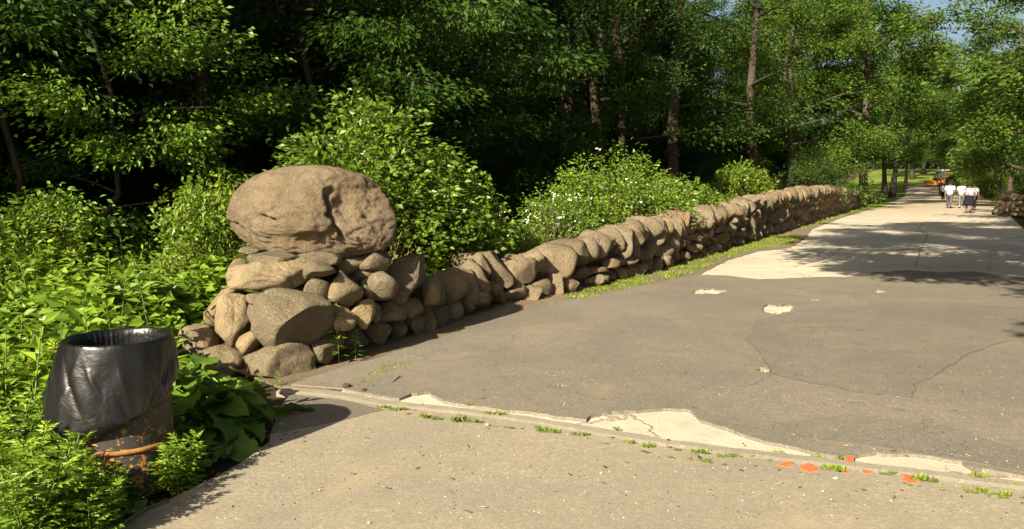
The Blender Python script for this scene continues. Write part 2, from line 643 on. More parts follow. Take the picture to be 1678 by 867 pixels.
# asphalt overlay on the road: ragged edges, holes that show the concrete below
left_edge = [(478, 640), (560, 612), (640, 588), (720, 562), (800, 533), (900, 503), (965, 491), (1060, 472), (1142, 455)]
far_edge = [(1190, 456), (1245, 463), (1330, 459), (1424, 458), (1432, 450), (1455, 450), (1490, 447), (1540, 451), (1590, 449), (1640, 456), (1720, 464), (1900, 484)]
near_edge = [(1900, 826), (1678, 796), (1592, 783), (1575, 770), (1530, 764), (1490, 757), (1462, 757), (1430, 752), (1404, 757), (1392, 766), (1330, 752), (1250, 735), (1150, 700), (1130, 684), (1085, 680),
             (1040, 683), (985, 688), (960, 700), (860, 685), (760, 673), (724, 668), (706, 652), (672, 655), (655, 662), (640, 662), (560, 646)]
outer = rough_line([gp(*q) for q in left_edge + far_edge], 0.1, 0.05, 3) + rough_line([gp(*q) for q in near_edge], 0.045, 0.045, 5)
holes = [blob(1272, 513, 26, 6.5, 1), blob(1160, 483, 26, 4, 2.3, amp=0.6), blob(1277, 541, 13, 2.6, 4), blob(1441, 483, 12, 2.6, 5),
         blob(1253, 615, 13, 3.2, 7), blob(1335, 498, 6, 1.3, 9), blob(1180, 645, 5, 1.5, 6), blob(915, 642, 9, 2.2, 8, amp=.6), blob(1672, 541, 9, 4, 12)]
sheet('asphalt_road_surface', outer, holes, 0.054, 0.03, M_ASPHALT)
patch = loopline([(1222, 566), (1250, 596), (1262, 622), (1330, 640), (1400, 652), (1492, 664), (1502, 640), (1530, 626), (1560, 606), (1620, 574), (1680, 562),
                  (1900, 560), (1900, 520), (1678, 506), (1500, 500), (1330, 512), (1240, 530)], 0.03, 0.09, 9)
sheet('asphalt_patch', patch, [], 0.0558, 0.01, M_PATCH)
sheet('asphalt_patch', loopline([(1270, 705), (1400, 690), (1560, 712), (1690, 760), (1690, 790), (1560, 765), (1400, 742), (1310, 730)], 0.03, 0.09, 15), [], 0.0556, 0.01, M_PATCH)
M_CRACK = m_plain('crack_dirt', (0.085, 0.07, 0.052), 0.95, 0.1, 0, 0.3)


def crack(pxs, w, z, seed):
    P = rough_line([gp(*q) for q in pxs], 0.06, 0.035, seed)
    V, F = [], []
    for i, c in enumerate(P):
        d = (P[min(i + 1, len(P) - 1)] - P[max(i - 1, 0)]).normalized()
        s = Vector((-d.y, d.x, 0)) * w * (0.35 + 0.9 * abs(noise.noise(Vector((c.x * 5, c.y * 5, seed))))) * (0.2 if i in (0, len(P) - 1) else 1)
        V += [(c.x + s.x, c.y + s.y, z), (c.x - s.x, c.y - s.y, z)]
    for i in range(len(P) - 1):
        F.append((2 * i, 2 * i + 1, 2 * i + 3, 2 * i + 2))
    F = [(f if (Vector(V[f[1]]) - Vector(V[f[0]])).cross(Vector(V[f[2]]) - Vector(V[f[1]])).z > 0 else f[::-1]) for f in F]
    tag(link('crack', np_mesh('crack', V, F), M_CRACK), kind='structure')


for q, w, z in (([(1224, 566), (1250, 596), (1262, 622), (1330, 640), (1400, 652), (1492, 664), (1502, 640), (1530, 626), (1560, 606), (1620, 574), (1690, 562)], 0.0045, 0.0585),
                ([(1262, 622), (1240, 640), (1210, 646)], 0.003, 0.057),
                ([(1500, 442), (1506, 415), (1512, 404), (1478, 412), (1440, 405)], 0.016, 0.034), ([(1512, 404), (1520, 385), (1505, 375), (1522, 362)], 0.016, 0.034),
                ([(1300, 440), (1350, 428), (1368, 418)], 0.010, 0.034), ([(1340, 386), (1400, 390), (1470, 388), (1540, 392)], 0.009, 0.034)):
    crack(q, w, z, len(q) + q[0][0] * 0.01)
# verge of sandy soil between the wall and the paving
verge = [tn(t, -6.0) for t in (5.0, 12, 20, 30, 45, 62)] + [gp(1475, 326), gp(1440, 340), gp(1380, 358), gp(1330, 378), gp(1322, 391), gp(1296, 408), gp(1240, 415),
         gp(1190, 430), gp(1150, 452), gp(1062, 478), gp(966, 497), gp(800, 542), gp(640, 600), gp(556, 648), gp(474, 650)]
sheet('verge', rough_line(verge + [verge[0]], 0.2, 0.05, 21)[:-1], [], 0.041, 0.02, M_VERGE)
# sandy path in the foreground and a darker asphalt sheet at the corner beside the kerb
path_pts = [gp(478, 655)] + [p + Vector((0, -0.1, 0)) for p in KF[1:]] + [Vector((9, 2.0, 0)), Vector((9, -8, 0)), Vector((-3.2, -8, 0)), Vector((-2.2, 0, 0)),
            gp(120, 900), gp(225, 858), gp(318, 812), gp(400, 768), gp(440, 735), gp(452, 700), gp(464, 668)]
sheet('path', rough_line(path_pts + [path_pts[0]], 0.15, 0.02, 33)[:-1], [], 0.046, 0.03, M_PATH)
corner = loopline([(474, 655), (560, 666), (630, 682), (560, 699), (500, 712), (444, 722), (452, 700)], 0.02, 0.1, 12)
sheet('dark_asphalt_corner', corner, [], 0.051, 0.01, M_DARK_ASPHALT)

kerb = thing('kerb', (0, 0, 0))
tag(kerb, kind='structure')
KW = 0.15
seg_breaks = []
acc = 0.0
def kerb_normal(i):
    d = (KF[min(i + 1, len(KF) - 1)] - KF[max(i - 1, 0)]).normalized()
    return Vector((d.y, -d.x, 0))


for i in range(len(KF) - 1):
    a, b = KF[i], KF[i + 1]
    L = (b - a).length
    n = max(1, round(L / 0.75))
    for k in range(n):
        p0, p1 = a + (b - a) * (k / n), a + (b - a) * ((k + 1) / n)
        d = (p1 - p0).normalized()
        s = Vector((d.y, -d.x, 0))
        ln = (p1 - p0).length
        bm = bmesh.new()
        m_ = 12
        rows = []
        for q in range(m_ + 1):
            x = ln * q / m_
            _c = p0 + d * x
            fr = (_c - a).length / L
            s = (kerb_normal(i) * (1 - fr) + kerb_normal(i + 1) * fr).normalized()
            wob = 0.018 * noise.noise(Vector((_c.x * 5, _c.y * 5, 3.3)))
            wob2 = 0.022 * noise.noise(Vector((_c.x * 5, _c.y * 5, 9.3)))
            zz = 0.0555 + 0.003 * noise.noise(Vector((_c.x * 3, _c.y * 3, 1.0)))
            e = 0.0015 if q in (0, m_) else 0
            xx = min(max(x, 0.0005), ln - 0.0005)
            row = []
            for (off, z) in ((wob, 0.0), (wob, zz - 0.014 - e), (wob + 0.012, zz - e), (KW - 0.05 + wob2, zz - 0.001 - e), (KW + wob2, 0.0445), (KW + wob2, 0.0)):
                p = p0 + d * xx + s * off
                row.append(bm.verts.new((p.x, p.y, z)))
            rows.append(row)
        for q in range(m_):
            for r_ in range(5):
                bm.faces.new((rows[q][r_], rows[q + 1][r_], rows[q + 1][r_ + 1], rows[q][r_ + 1]))
        bm.faces.new(rows[0][::-1])
        bm.faces.new(rows[-1])
        bmesh.ops.recalc_face_normals(bm, faces=list(bm.faces))
        me = bpy.data.meshes.new('kerb_block')
        bm.to_mesh(me)
        bm.free()
        link('kerb_block', me, M_KERB, kerb)

# ------------------------------------------------------------------ stones
def ico(sub):
    bm = bmesh.new()
    bmesh.ops.create_icosphere(bm, subdivisions=sub, radius=1.0)
    V = np.array([v.co[:] for v in bm.verts])
    F = np.array([[v.index for v in f.verts] for f in bm.faces])
    bm.free()
    return V, F


ICO = {s: ico(s) for s in (2, 3, 4, 6)}


def stone_verts(V0, seed, cuts=7, e=2.6, rough=0.07, cutlo=0.70, cuthi=0.92, flat=0.92, planes=()):
    r = np.random.default_rng(seed)
    V = V0.copy()
    V = V / (np.abs(V) ** e).sum(1, keepdims=True) ** (1 / e)
    for _ in range(cuts + len(planes)):
        n = unit(r.normal(size=3))
        h = r.uniform(cutlo, cuthi) * np.max(V @ n)
        if _ >= cuts:
            n = unit(np.array(planes[_ - cuts][:3]))
            h = planes[_ - cuts][3]
        ex = np.maximum(V @ n - h, 0)
        V = V - (ex * flat)[:, None] * n
    off = Vector(r.uniform(-50, 50, 3))
    for i in range(len(V)):
        p = Vector(V0[i]) + off
        d = 1 + rough * 1.6 * noise.noise(p * 1.3) + rough * noise.noise(p * 3.0) + rough * 0.45 * noise.noise(p * 7.0)
        V[i] *= d
    lo, hi = V.min(0), V.max(0)
    V = (V - (lo + hi) / 2) / ((hi - lo) / 2)
    return V


def stone_mesh(seed, sub=3, **k):
    V0, F = ICO[sub]
    me = np_mesh('stone', stone_verts(V0, seed, **k), F, smooth=True)
    me.materials.append(M_STONE)
    return me


STONE_V = [stone_mesh(100 + i, 3, cuts=9 + i % 7, e=2.4 + 0.3 * (i % 4), rough=0.075, cutlo=0.42, cuthi=0.80, flat=0.97) for i in range(18)]
STONE_ROUND = [stone_mesh(300 + i, 3, cuts=6, e=2.3, rough=0.07, cutlo=0.6) for i in range(6)]
STONE_FAR = [stone_mesh(500 + i, 2, cuts=8, rough=0.09, cutlo=0.55, cuthi=0.88) for i in range(6)]


def put_stone(parent, me, c, half, rot, name='stone'):
    o = bpy.data.objects.new(name, me)
    COL.objects.link(o)
    o.parent = parent
    o.location = Vector(c) - parent.location
    o.scale = half
    o.rotation_euler = rot
    return o


# --- the pier: stones placed where they stand; (left, right, top, bottom) as seen, distance, thickness
pier = thing('stone_pier', (-2.1, 7.9, 0.0), 0,
             'rough pier of stacked fieldstones under the huge boulder at the near end of the wall', 'stone pier')
P_ST = [
    # lit end face
    (383, 504, 427, 476, 7.25, 0.30, -4), (378, 416, 428, 470, 7.55, 0.25, 10), (493, 549, 428, 459, 7.3, 0.25, 3),
    (408, 541, 472, 574, 7.02, 0.40, 22), (352, 414, 484, 567, 7.30, 0.30, 18), (339, 396, 475, 533, 7.55, 0.28, -12),
    (306, 362, 531, 594, 7.55, 0.30, -6), (328, 412, 566, 618, 7.15, 0.30, 5), (408, 509, 563, 632, 6.85, 0.30, -3),
    (390, 424, 540, 582, 7.05, 0.16, 20), (501, 537, 458, 500, 7.25, 0.18, 6), (538, 592, 446, 502, 7.45, 0.22, 0),
    (541, 584, 496, 540, 7.40, 0.2, 0), (576, 613, 491, 538, 7.62, 0.2, 0), (510, 560, 554, 594, 7.25, 0.18, -8),
    (404, 425, 481, 498, 7.2, 0.1, 0), (468, 512, 470, 496, 7.35, 0.16, 0), (402, 490, 411, 431, 7.5, 0.35, 0),
    (484, 556, 414, 434, 7.55, 0.3, 2), (395, 430, 404, 424, 7.5, 0.2, 0),
    # shaded face along the road
    (594, 652, 440, 489, 7.85, 0.22, 0), (549, 598, 420, 452, 7.7, 0.25, -5), (592, 640, 411, 446, 7.85, 0.25, 5),
    (627, 690, 412, 488, 8.25, 0.28, 12), (640, 668, 461, 497, 8.2, 0.16, 0), (617, 664, 487, 527, 8.05, 0.2, 0),
    (600, 641, 525, 569, 8.0, 0.2, 0), (562, 606, 536, 580, 7.75, 0.2, 0), (638, 668, 524, 560, 8.35, 0.18, 0),
    (661, 693, 489, 521, 8.45, 0.18, 0), (660, 694, 517, 552, 8.6, 0.18, 0), (591, 613, 461, 489, 7.75, 0.12, 0),
    (603, 624, 497, 527, 7.85, 0.12, 0), (686, 716, 500, 548, 8.85, 0.2, 0), (690, 722, 452, 505, 8.75, 0.24, 8), (540, 566, 530, 556, 7.4, 0.14, 0),
    # back of the pier, under the boulder
    (420, 520, 420, 470, 7.95, 0.4, 0), (520, 620, 425, 480, 8.2, 0.4, 0), (352, 420, 500, 560, 7.9, 0.3, 0), (340, 400, 550, 600, 7.85, 0.3, 0),
]
for i, (x0, x1, y0, y1, Y, th, roll) in enumerate(P_ST):
    if 20 <= i < 36:
        Y += 0.20
    c = at((x0 + x1) / 2, (y0 + y1) / 2, Y + th * 0.5)
    k = Y / FPX * 0.5 * 1.13
    me = stone_mesh(900 + i + (90 if i in (6, 7) else 0), 4 if (x1 - x0) > 60 else 3, cuts=(7 if i in (3, 6, 7, 8) else 12 + i % 5), e=(2.05 if i in (3, 8, 2) else 2.6), rough=0.075, cutlo=(0.66 if i in (3, 6, 7, 8) else 0.55), cuthi=0.88, flat=0.95, planes={3: ((0.86, -0.5, -0.15, 0.42), (-0.4, -0.7, 0.6, 0.72)), 8: ((0.85, -0.5, 0.1, 0.40),), 0: ((0.1, -0.9, 0.4, 0.7),)}.get(i, ()))
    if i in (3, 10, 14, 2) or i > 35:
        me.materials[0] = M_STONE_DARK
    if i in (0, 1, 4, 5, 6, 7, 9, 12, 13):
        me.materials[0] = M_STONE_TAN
    o = put_stone(pier, me, c, ((x1 - x0) * k, th, (y1 - y0) * k), (0, R(roll), 0))
# rubble and earth packed inside
V0, F0 = ICO[4]
cv = stone_verts(V0, 77, cuts=4, e=4.0, rough=0.06) * np.array([0.62, 0.36, 0.50])
core = link('rubble_core', np_mesh('rubble_core', cv, F0, smooth=True), M_SOIL, pier)
core.location = Vector((-1.93, 8.52, 0.46)) - pier.location
core.rotation_euler = (0, 0, R(38))

# --- the big boulder
BY = 8.0
bc = at(512.5, 350, BY + 0.1)
kx = BY / FPX
outl = [(-180, 1.0, None)]
op = [(1390, 470), (1340, 340), (1200, 190), (1080, 118), (900, 75), (700, 65), (500, 92), (300, 150), (190, 215), (130, 290), (95, 400), (78, 500), (70, 590), (95, 640),
      (200, 690), (400, 712), (600, 770), (800, 800), (950, 795), (1050, 780), (1200, 745), (1320, 690), (1385, 610), (1397, 540)]
pa = []
for (x, y) in op:
    nx, nz = (x - 735) / 662.0, (435 - y) / 365.0
    pa.append((math.atan2(nz, nx), math.hypot(nx, nz)))
pa.sort()
ang = np.array([a for a, _ in pa])
rad_ = np.array([r for _, r in pa])
ang = np.concatenate([[ang[-1] - 2 * math.pi], ang, [ang[0] + 2 * math.pi]])
rad_ = np.concatenate([[rad_[-1]], rad_, [rad_[0]]])


def seg_dist(p, pts):
    best = 9.0
    for i in range(len(pts) - 1):
        a, b = Vector(pts[i]), Vector(pts[i + 1])
        ab = b - a
        u = max(0, min(1, (p - a).dot(ab) / max(ab.length_squared, 1e-9)))
        best = min(best, (p - a - ab * u).length)
    return best


_g = np.linspace(-math.pi, math.pi, 361)[:-1]
_v = np.interp(_g, ang, rad_)
_k = np.exp(-0.5 * (np.arange(-18, 19) / 6.0) ** 2)
_v = np.convolve(np.concatenate([_v[-18:], _v, _v[:18]]), _k / _k.sum(), 'valid')
ang, rad_ = np.append(_g, math.pi), np.append(_v, _v[0])
V0, F0 = ICO[6]
th_ = np.arctan2(V0[:, 2], V0[:, 0])
rho = np.hypot(V0[:, 0], V0[:, 2])
Rr = np.interp(th_, ang, rad_)
X = Rr * rho ** 0.92 * np.cos(th_)
Z = Rr * rho ** 0.92 * np.sin(th_)
Yv = np.sign(V0[:, 1]) * np.abs(V0[:, 1]) ** 0.85
BV = np.stack([X * 0.838, Yv * 0.62, Z * 0.480], axis=1)
_sc = np.array([0.838, 0.62, 0.480])
_lo, _hi = BV.min(0), BV.max(0)
_u = BV / _sc
for nx, ny, nz, h, fl in ((0.80, -0.58, 0.10, 0.70, 0.85), (-0.55, -0.75, 0.30, 0.90, 0.5), (0.0, -0.93, 0.30, 0.90, 0.5), (-0.25, -0.85, -0.40, 0.86, 0.6), (0.35, -0.75, -0.55, 0.84, 0.6), (-0.80, -0.45, -0.40, 0.88, 0.7)):
    nv_ = unit(np.array([nx, ny, nz]))
    _e = np.maximum(_u @ nv_ - h, 0)
    _u = _u - (_e * fl)[:, None] * nv_
BV = _u * _sc
BV = (BV - BV.min(0)) / (BV.max(0) - BV.min(0)) * (_hi - _lo) + _lo
X, Z = BV[:, 0] / 0.838, BV[:, 2] / 0.480
CRACK = [(0.305, 0.52), (0.315, 0.36), (0.35, 0.18), (0.34, 0.02), (0.395, -0.12), (0.40, -0.27), (0.445, -0.36), (0.46, -0.56)]
CRACK2 = [(0.25, 0.78), (0.28, 0.66), (0.37, 0.70), (0.35, 0.58), (0.305, 0.52)]
LEDGE = [(-0.17, 0.56), (-0.20, 0.32), (-0.08, 0.22), (0.07, 0.08)]
HOLE = [(-0.42, -0.01), (-0.36, -0.06), (-0.29, -0.09)]
LCR = [(-0.92, -0.18), (-0.82, -0.21), (-0.72, -0.40)]
SEAM = [(0.22, -0.62), (0.24, -0.42), (0.34, -0.36)]
for i in range(len(BV)):
    p3 = Vector(V0[i])
    d = 0.03 * noise.noise(p3 * 1.5 + Vector((3, 1, 7))) + 0.018 * noise.noise(p3 * 3.4) + 0.010 * noise.noise(p3 * 7.0) + 0.010 * noise.noise(p3 * 15.0) + 0.006 * noise.noise(p3 * 32.0)
    rid = noise.noise(p3 * 4.5 + Vector((9, 9, 9)))
    d -= 0.008 * max(0.0, 0.22 - abs(rid)) / 0.22 * (0.4 + 0.6 * (V0[i, 2] < 0.2))
    if BV[i, 1] < 0.1:
        q = Vector((X[i], Z[i]))
        w = min(1.0, max(0.0, (0.1 - BV[i, 1]) / 0.25))
        jit = 0.03 * noise.noise(p3 * 11) + 0.02 * noise.noise(p3 * 27)
        d1 = seg_dist(q, CRACK) + jit * 0.5
        d -= w * 0.09 * math.exp(-(d1 / 0.021) ** 2)
        if q.x > 0.30:                                   # the lobe to the right of the crack stands back
            cut = min(1.0, max(0.0, (q.x - 0.36 - 0.12 * (0.1 - q.y) + jit) / 0.03)) if q.y < 0.6 else 0.0
            d -= w * 0.028 * cut * min(1, max(0, (0.95 - q.x) / 0.5))
            d += w * 0.012 * noise.noise(p3 * 7 + Vector((4, 4, 4))) + w * 0.006 * noise.noise(p3 * 18) + w * 0.006 * noise.noise(p3 * 36)
        d -= w * 0.03 * math.exp(-((seg_dist(q, CRACK2) + jit) / 0.03) ** 2)
        d -= w * 0.03 * math.exp(-((seg_dist(q, LEDGE) + jit) / 0.035) ** 2)
        d -= w * 0.085 * math.exp(-((seg_dist(q, HOLE) + jit * .5) / 0.04) ** 2)
        d -= w * 0.06 * math.exp(-((seg_dist(q, LCR) + jit) / 0.035) ** 2)
        d -= w * 0.03 * math.exp(-((seg_dist(q, SEAM) + jit) / 0.04) ** 2)
        d -= w * 0.018 * math.exp(-(((q.x - 0.0) / 0.24) ** 2 + ((q.y + 0.50) / 0.14) ** 2))
        d -= w * 0.03 * math.exp(-(((q.x + 0.12) / 0.22) ** 2 + ((q.y + 0.02) / 0.13) ** 2))
        d -= w * 0.05 * math.exp(-(((q.x - 0.48) / 0.10) ** 2 + ((q.y - 0.30) / 0.22) ** 2))
        d += w * 0.03 * math.exp(-(((q.x - 0.12) / 0.16) ** 2 + ((q.y + 0.25) / 0.12) ** 2))
    nrm = Vector((V0[i, 0] / 0.825, V0[i, 1] / 0.66, V0[i, 2] / 0.457)).normalized()
    BV[i] += np.array(nrm) * d
boulder = link('boulder', np_mesh('boulder', BV, F0, smooth=True), M_BOULDER)
boulder.location = bc
tag(boulder, 'huge rounded tan boulder with a vertical crack balanced on top of the near stone pier', 'boulder')

# --- the long dry-stone wall
base_px = [(600, 568), (690, 545), (740, 531), (820, 504), (930, 484), (1000, 468), (1080, 446), (1150, 424), (1250, 392), (1350, 360), (1422, 337)]
NF = sorted(to_tn(gp(*q)) for q in base_px)
nfront = lambda t: interp(t, NF)
top_px = [(690, 452), (720, 443), (760, 427), (820, 410), (880, 397), (960, 379), (1000, 366), (1050, 357), (1100, 347), (1150, 340), (1200, 328), (1250, 316), (1300, 306), (1355, 304), (1400, 312), (1424, 322)]
TP = []
for q in top_px:
    d = ray(*q)
    # where the ray meets the middle of the wall (two steps because its line bends a little)
    nn = -5.85
    for _ in range(4):
        k = nn / (d.x * NR.x + d.y * NR.y)
        P = d * k
        t_, _n = to_tn(P)
        nn = nfront(t_) - 0.36
    TP.append((t_, CAM_H + d.z * k))
TP.sort()
wtop = lambda t: interp(t, TP) + (0.07 if t < 9.3 else 0.0)
T0, T1 = NF[1][0] + 0.15, NF[-1][0]
wall = thing('stone_wall', tn(T0, nfront(T0)), 0, 'long low dry-stone wall of rounded fieldstones running along the left side of the road', 'stone wall')
wall.location.z = 0
cand = []
t = T0
rr = random.Random(5)
wall_ang = math.atan2(DR.y, DR.x)
while t < T1:
    top = wtop(t)
    big = 0.225 if t < 13 else 0.19
    hl = big * rr.choice((0.5, 0.65, 0.8, 0.95, 1.15, 1.35)) * rr.uniform(0.9, 1.1)
    hh = min(0.27, top * 0.38) * rr.uniform(0.78, 1.2)
    cand.append((t + hl, 0.30 + rr.uniform(-0.09, 0.08), top - hh + rr.uniform(-0.06, 0.05), hl * 1.08, 0.38 * rr.uniform(0.75, 1.15), hh, rr.uniform(-0.38, 0.28), 0))
    t += hl * 1.80
zrow = 0.0
row = 0
while row < 6:
    t = T0 + rr.uniform(-0.1, 0.1)
    while t < T1:
        top = wtop(t) - (min(0.27, wtop(t) * 0.36) * 1.75)
        nrow = max(1, round(top / (0.25 if t < 22 else 0.36)))
        hl = rr.choice((0.09, 0.12, 0.15, 0.19, 0.24)) * rr.uniform(0.9, 1.1)
        if t > 22:
            hl = rr.uniform(0.09, 0.17)
        if row < nrow and top > 0.1:
            rh = top / nrow
            hz = rh * 0.5 * rr.uniform(0.75, 1.3)
            cand.append((t + hl, 0.12 + rr.uniform(-0.08, 0.10) + 0.02 * row, rh * (row + 0.5) + rr.uniform(-0.06, 0.06) * (1 if t < 22 else 2), hl * 1.08, 0.20, hz, rr.uniform(-0.3, 0.3), 1))
        t += hl * 1.85
    row += 1
cand.sort(key=lambda c: c[0])
cop = [c for c in cand if c[7] == 0]
low = [c for c in cand if c[7] == 1]
indiv = cop[:150] + low[:150]
rest = cop[150:] + low[150:]
for c in indiv:
    t, dn, z, hl, hd, hz, ti, kd = c
    p = tn(t, nfront(t) - dn, z)
    pool = STONE_V if rr.random() < 0.85 else STONE_ROUND
    if t > 26:
        pool = STONE_FAR
    o = put_stone(wall, rr.choice(pool), p, (hl, hd, hz), (rr.uniform(-0.22, 0.22), ti, wall_ang + rr.uniform(-0.22, 0.22) + rr.choice((0, math.pi))))
parts = []
STF = [(np.array([v.co[:] for v in me.vertices]), np.array([p.vertices[:] for p in me.polygons])) for me in STONE_FAR]
for c in rest:
    t, dn, z, hl, hd, hz, ti, kd = c
    V, F = rr.choice(STF)
    mt = Matrix.LocRotScale(tn(t, nfront(t) - dn, z) - wall.location, Matrix.Rotation(wall_ang, 3, 'Z') @ Matrix.Rotation(ti, 3, 'Y'), Vector((hl, hd, hz)))
    Mx = np.array(mt)
    parts.append((V @ Mx[:3, :3].T + Mx[:3, 3], F))
V, F = join_arrays(parts)
tag(link('far_stones', np_mesh('far_stones', V, F, smooth=True), M_STONE, wall), kind='stuff')
V, F = [], []
ts = np.linspace(T0 - 0.3, T1 - 0.2, 90)
for t in ts:
    tp = max(0.05, wtop(t) - 0.22)
    for dn, z in ((0.17, -0.05), (0.20, tp), (0.55, tp), (0.62, -0.05)):
        p = tn(t, nfront(t) - dn + 0.03 * math.sin(t * 5), z) - wall.location
        V.append(tuple(p))
for i in range(len(ts) - 1):
    for k in range(3):
        F.append((i * 4 + k, i * 4 + k + 1, i * 4 + 5 + k, i * 4 + 4 + k))
F.append((3, 2, 1, 0)); q = (len(ts) - 1) * 4; F.append((q, q + 1, q + 2, q + 3))
link('rubble_core', np_mesh('rubble_core', V, F), M_SOIL, wall)

# --- pier and wall on the far right side of the road
rp = thing('stone_pier', gp(1648, 352), 0, 'small far stone pier with a round cap boulder at the right edge beside the road', 'stone pier')
RPS = [(1630, 1642, 333, 350), (1640, 1652, 336, 352), (1634, 1648, 326, 340), (1646, 1660, 330, 346), (1648, 1664, 342, 356), (1628, 1638, 342, 352), (1656, 1668, 333, 350), (1638, 1650, 345, 354), (1640, 1660, 322, 334)]
for i, (x0, x1, y0, y1) in enumerate(RPS):
    Y = 38.5 + 0.25 * (i % 3)
    k = Y / FPX * 0.5 * 1.15
    put_stone(rp, STONE_V[i % 18], at((x0 + x1) / 2, (y0 + y1) / 2, Y), ((x1 - x0) * k, 0.3, (y1 - y0) * k), (0, rr.uniform(-.3, .3), 0))
co = link('boulder', STONE_ROUND[1], M_STONE)
co.location = at(1649, 321, 39.0)
co.scale = (0.40, 0.42, 0.27)
tag(co, 'rounded grey boulder capping the small far pier at the right edge of the road', 'boulder')
rw = thing('stone_wall', gp(1668, 358), 0, 'dark shaded dry-stone wall joining the far pier at the right edge', 'stone wall')
p0, p1 = at(1664, 345, 38.6), at(1790, 352, 33.5)
for row in range(4):
    L = Vector((p1.x - p0.x, p1.y - p0.y, 0))
    s = 0.0
    while s < L.length:
        hl = rr.uniform(0.15, 0.3)
        p = Vector((p0.x, p0.y, 0)) + L.normalized() * (s + hl)
        p.z = 0.14 + row * 0.27
        put_stone(rw, rr.choice(STONE_FAR), p, (hl * 1.1, 0.3, 0.17), (rr.uniform(-.2, .2), rr.uniform(-.2, .2), math.atan2(L.y, L.x)))
        s += hl * 1.9

# ------------------------------------------------------------------ plants
def rnd_dir(r, k, up=0.0, flat=1.0):
    v = r.normal(size=(k, 3))
    v[:, 2] = v[:, 2] * flat + up
    return unit(v)


def spray_leaves(r, centers, radius, per, lsize, flat=0.55, up=0.7, outward=None, jitter=0.35, droop=0.15, wratio=0.55):
    """clumps of leaves round each centre: leaf positions, directions and normals"""
    k = len(centers) * per
    c = np.repeat(np.asarray(centers, dtype=float), per, axis=0)
    rad = np.repeat(np.broadcast_to(radius, (len(centers),)), per)
    d = rnd_dir(r, k)
    d[:, 2] *= flat
    u = r.random(k) ** 0.5
    P = c + d * (rad * u)[:, None]
    D = d * np.array([1, 1, 0.3]) + r.normal(size=(k, 3)) * jitter
    if outward is not None:
        D = D + np.repeat(np.asarray(outward), per, axis=0) * 0.6
    D[:, 2] -= droop
    N = r.normal(size=(k, 3)) * 0.45
    N[:, 2] += up
    L = lsize * r.uniform(0.65, 1.25, k)
    V, F = leaves(P, D, N, L, L * wratio * r.uniform(0.8, 1.2, k))
    ct = np.repeat(r.random(len(centers)), per)
    tint = np.clip(ct * 0.55 + r.random(k) * 0.45, 0, 1)
    return V, F, np.repeat(tint, 2)


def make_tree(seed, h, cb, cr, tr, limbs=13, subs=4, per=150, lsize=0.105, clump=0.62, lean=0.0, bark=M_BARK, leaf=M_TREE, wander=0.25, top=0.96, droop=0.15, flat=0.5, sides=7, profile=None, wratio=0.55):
    r = np.random.default_rng(seed)
    path, k = [], 9
    ox = oy = 0.0
    la = r.uniform(0, 6.28)
    for i in range(k):
        f = i / (k - 1)
        path.append((ox + lean * f * f * h * math.cos(la), oy + lean * f * f * h * math.sin(la), f * h * top - (0.15 if i == 0 else 0)))
        ox += r.normal() * wander * 0.5
        oy += r.normal() * wander * 0.5
    rads = [tr * (1.35 if i == 0 else 1.0) * (1 - 0.85 * (i / (k - 1))) + 0.01 for i in range(k)]
    tp = [tube(path, rads, sides + 2)]
    P = np.array(path)
    cen, outw, crad = [], [], []
    for j in range(limbs):
        f = cb / h * 0.85 + (0.97 - cb / h * 0.85) * ((j + r.random() * 0.8) / limbs)
        base = np.array([np.interp(f * (k - 1), range(k), P[:, a]) for a in range(3)])
        az = j * 2.4 + r.normal() * 0.4
        g = (f * h - cb) / (h - cb)
        ln = cr * (profile(g) if profile else math.sqrt(max(0.08, 1 - (2 * g - 0.75) ** 2 / 1.9))) * r.uniform(0.7, 1.1)
        rise = r.uniform(0.05, 0.5) * ln * (0.5 + g)
        d = np.array([math.cos(az), math.sin(az), 0])
        pts = [base, base + d * ln * 0.35 + [0, 0, rise * 0.45], base + d * ln * 0.7 + [r.normal() * .15, r.normal() * .15, rise * 0.8], base + d * ln + [r.normal() * .2, r.normal() * .2, rise]]
        r0 = max(0.02, np.interp(f * (k - 1), range(k), rads) * 0.5)
        tp.append(tube(pts, [r0, r0 * 0.7, r0 * 0.45, r0 * 0.15], max(4, sides - 2), False))
        pts = np.array(pts)
        for s_ in range(subs):
            q = r.uniform(0.35, 1.0)
            b2 = np.array([np.interp(q * 3, range(4), pts[:, a]) for a in range(3)])
            a2 = az + r.choice([-1, 1]) * r.uniform(0.3, 1.2)
            l2 = ln * r.uniform(0.18, 0.42)
            e2 = b2 + np.array([math.cos(a2), math.sin(a2), r.uniform(-0.3, 0.45)]) * l2
            tp.append(tube([b2, (b2 + e2) / 2 + [0, 0, 0.05], e2], [r0 * 0.35, r0 * 0.2, 0.01], 4, False))
            for w in (0.55, 1.0):
                cen.append(b2 + (e2 - b2) * w + r.normal(size=3) * 0.12)
                outw.append([math.cos(a2), math.sin(a2), 0])
                crad.append(clump * r.uniform(0.6, 1.25))
        cen.append(pts[-1]); outw.append(d); crad.append(clump)
    V, F = join_arrays(tp)
    tm = np_mesh('trunk', V, F, smooth=True)
    tm.materials.append(bark)
    V, F, ti = spray_leaves(r, np.array(cen), np.array(crad), per, lsize, flat=flat, outward=outw, droop=droop, wratio=wratio)
    cm = np_mesh('crown', V, F, ti)
    cm.materials.append(leaf)
    return tm, cm


def put_tree(name, meshes, x, y, rz, sc, label, group, cat='tree'):
    o = thing(name, (x, y, H(x, y) - 0.03), rz, label, cat, group)
    o.scale = sc if hasattr(sc, '__len__') else (sc, sc, sc)
    link('trunk', meshes[0], None, o)
    link('crown', meshes[1], None, o)
    return o


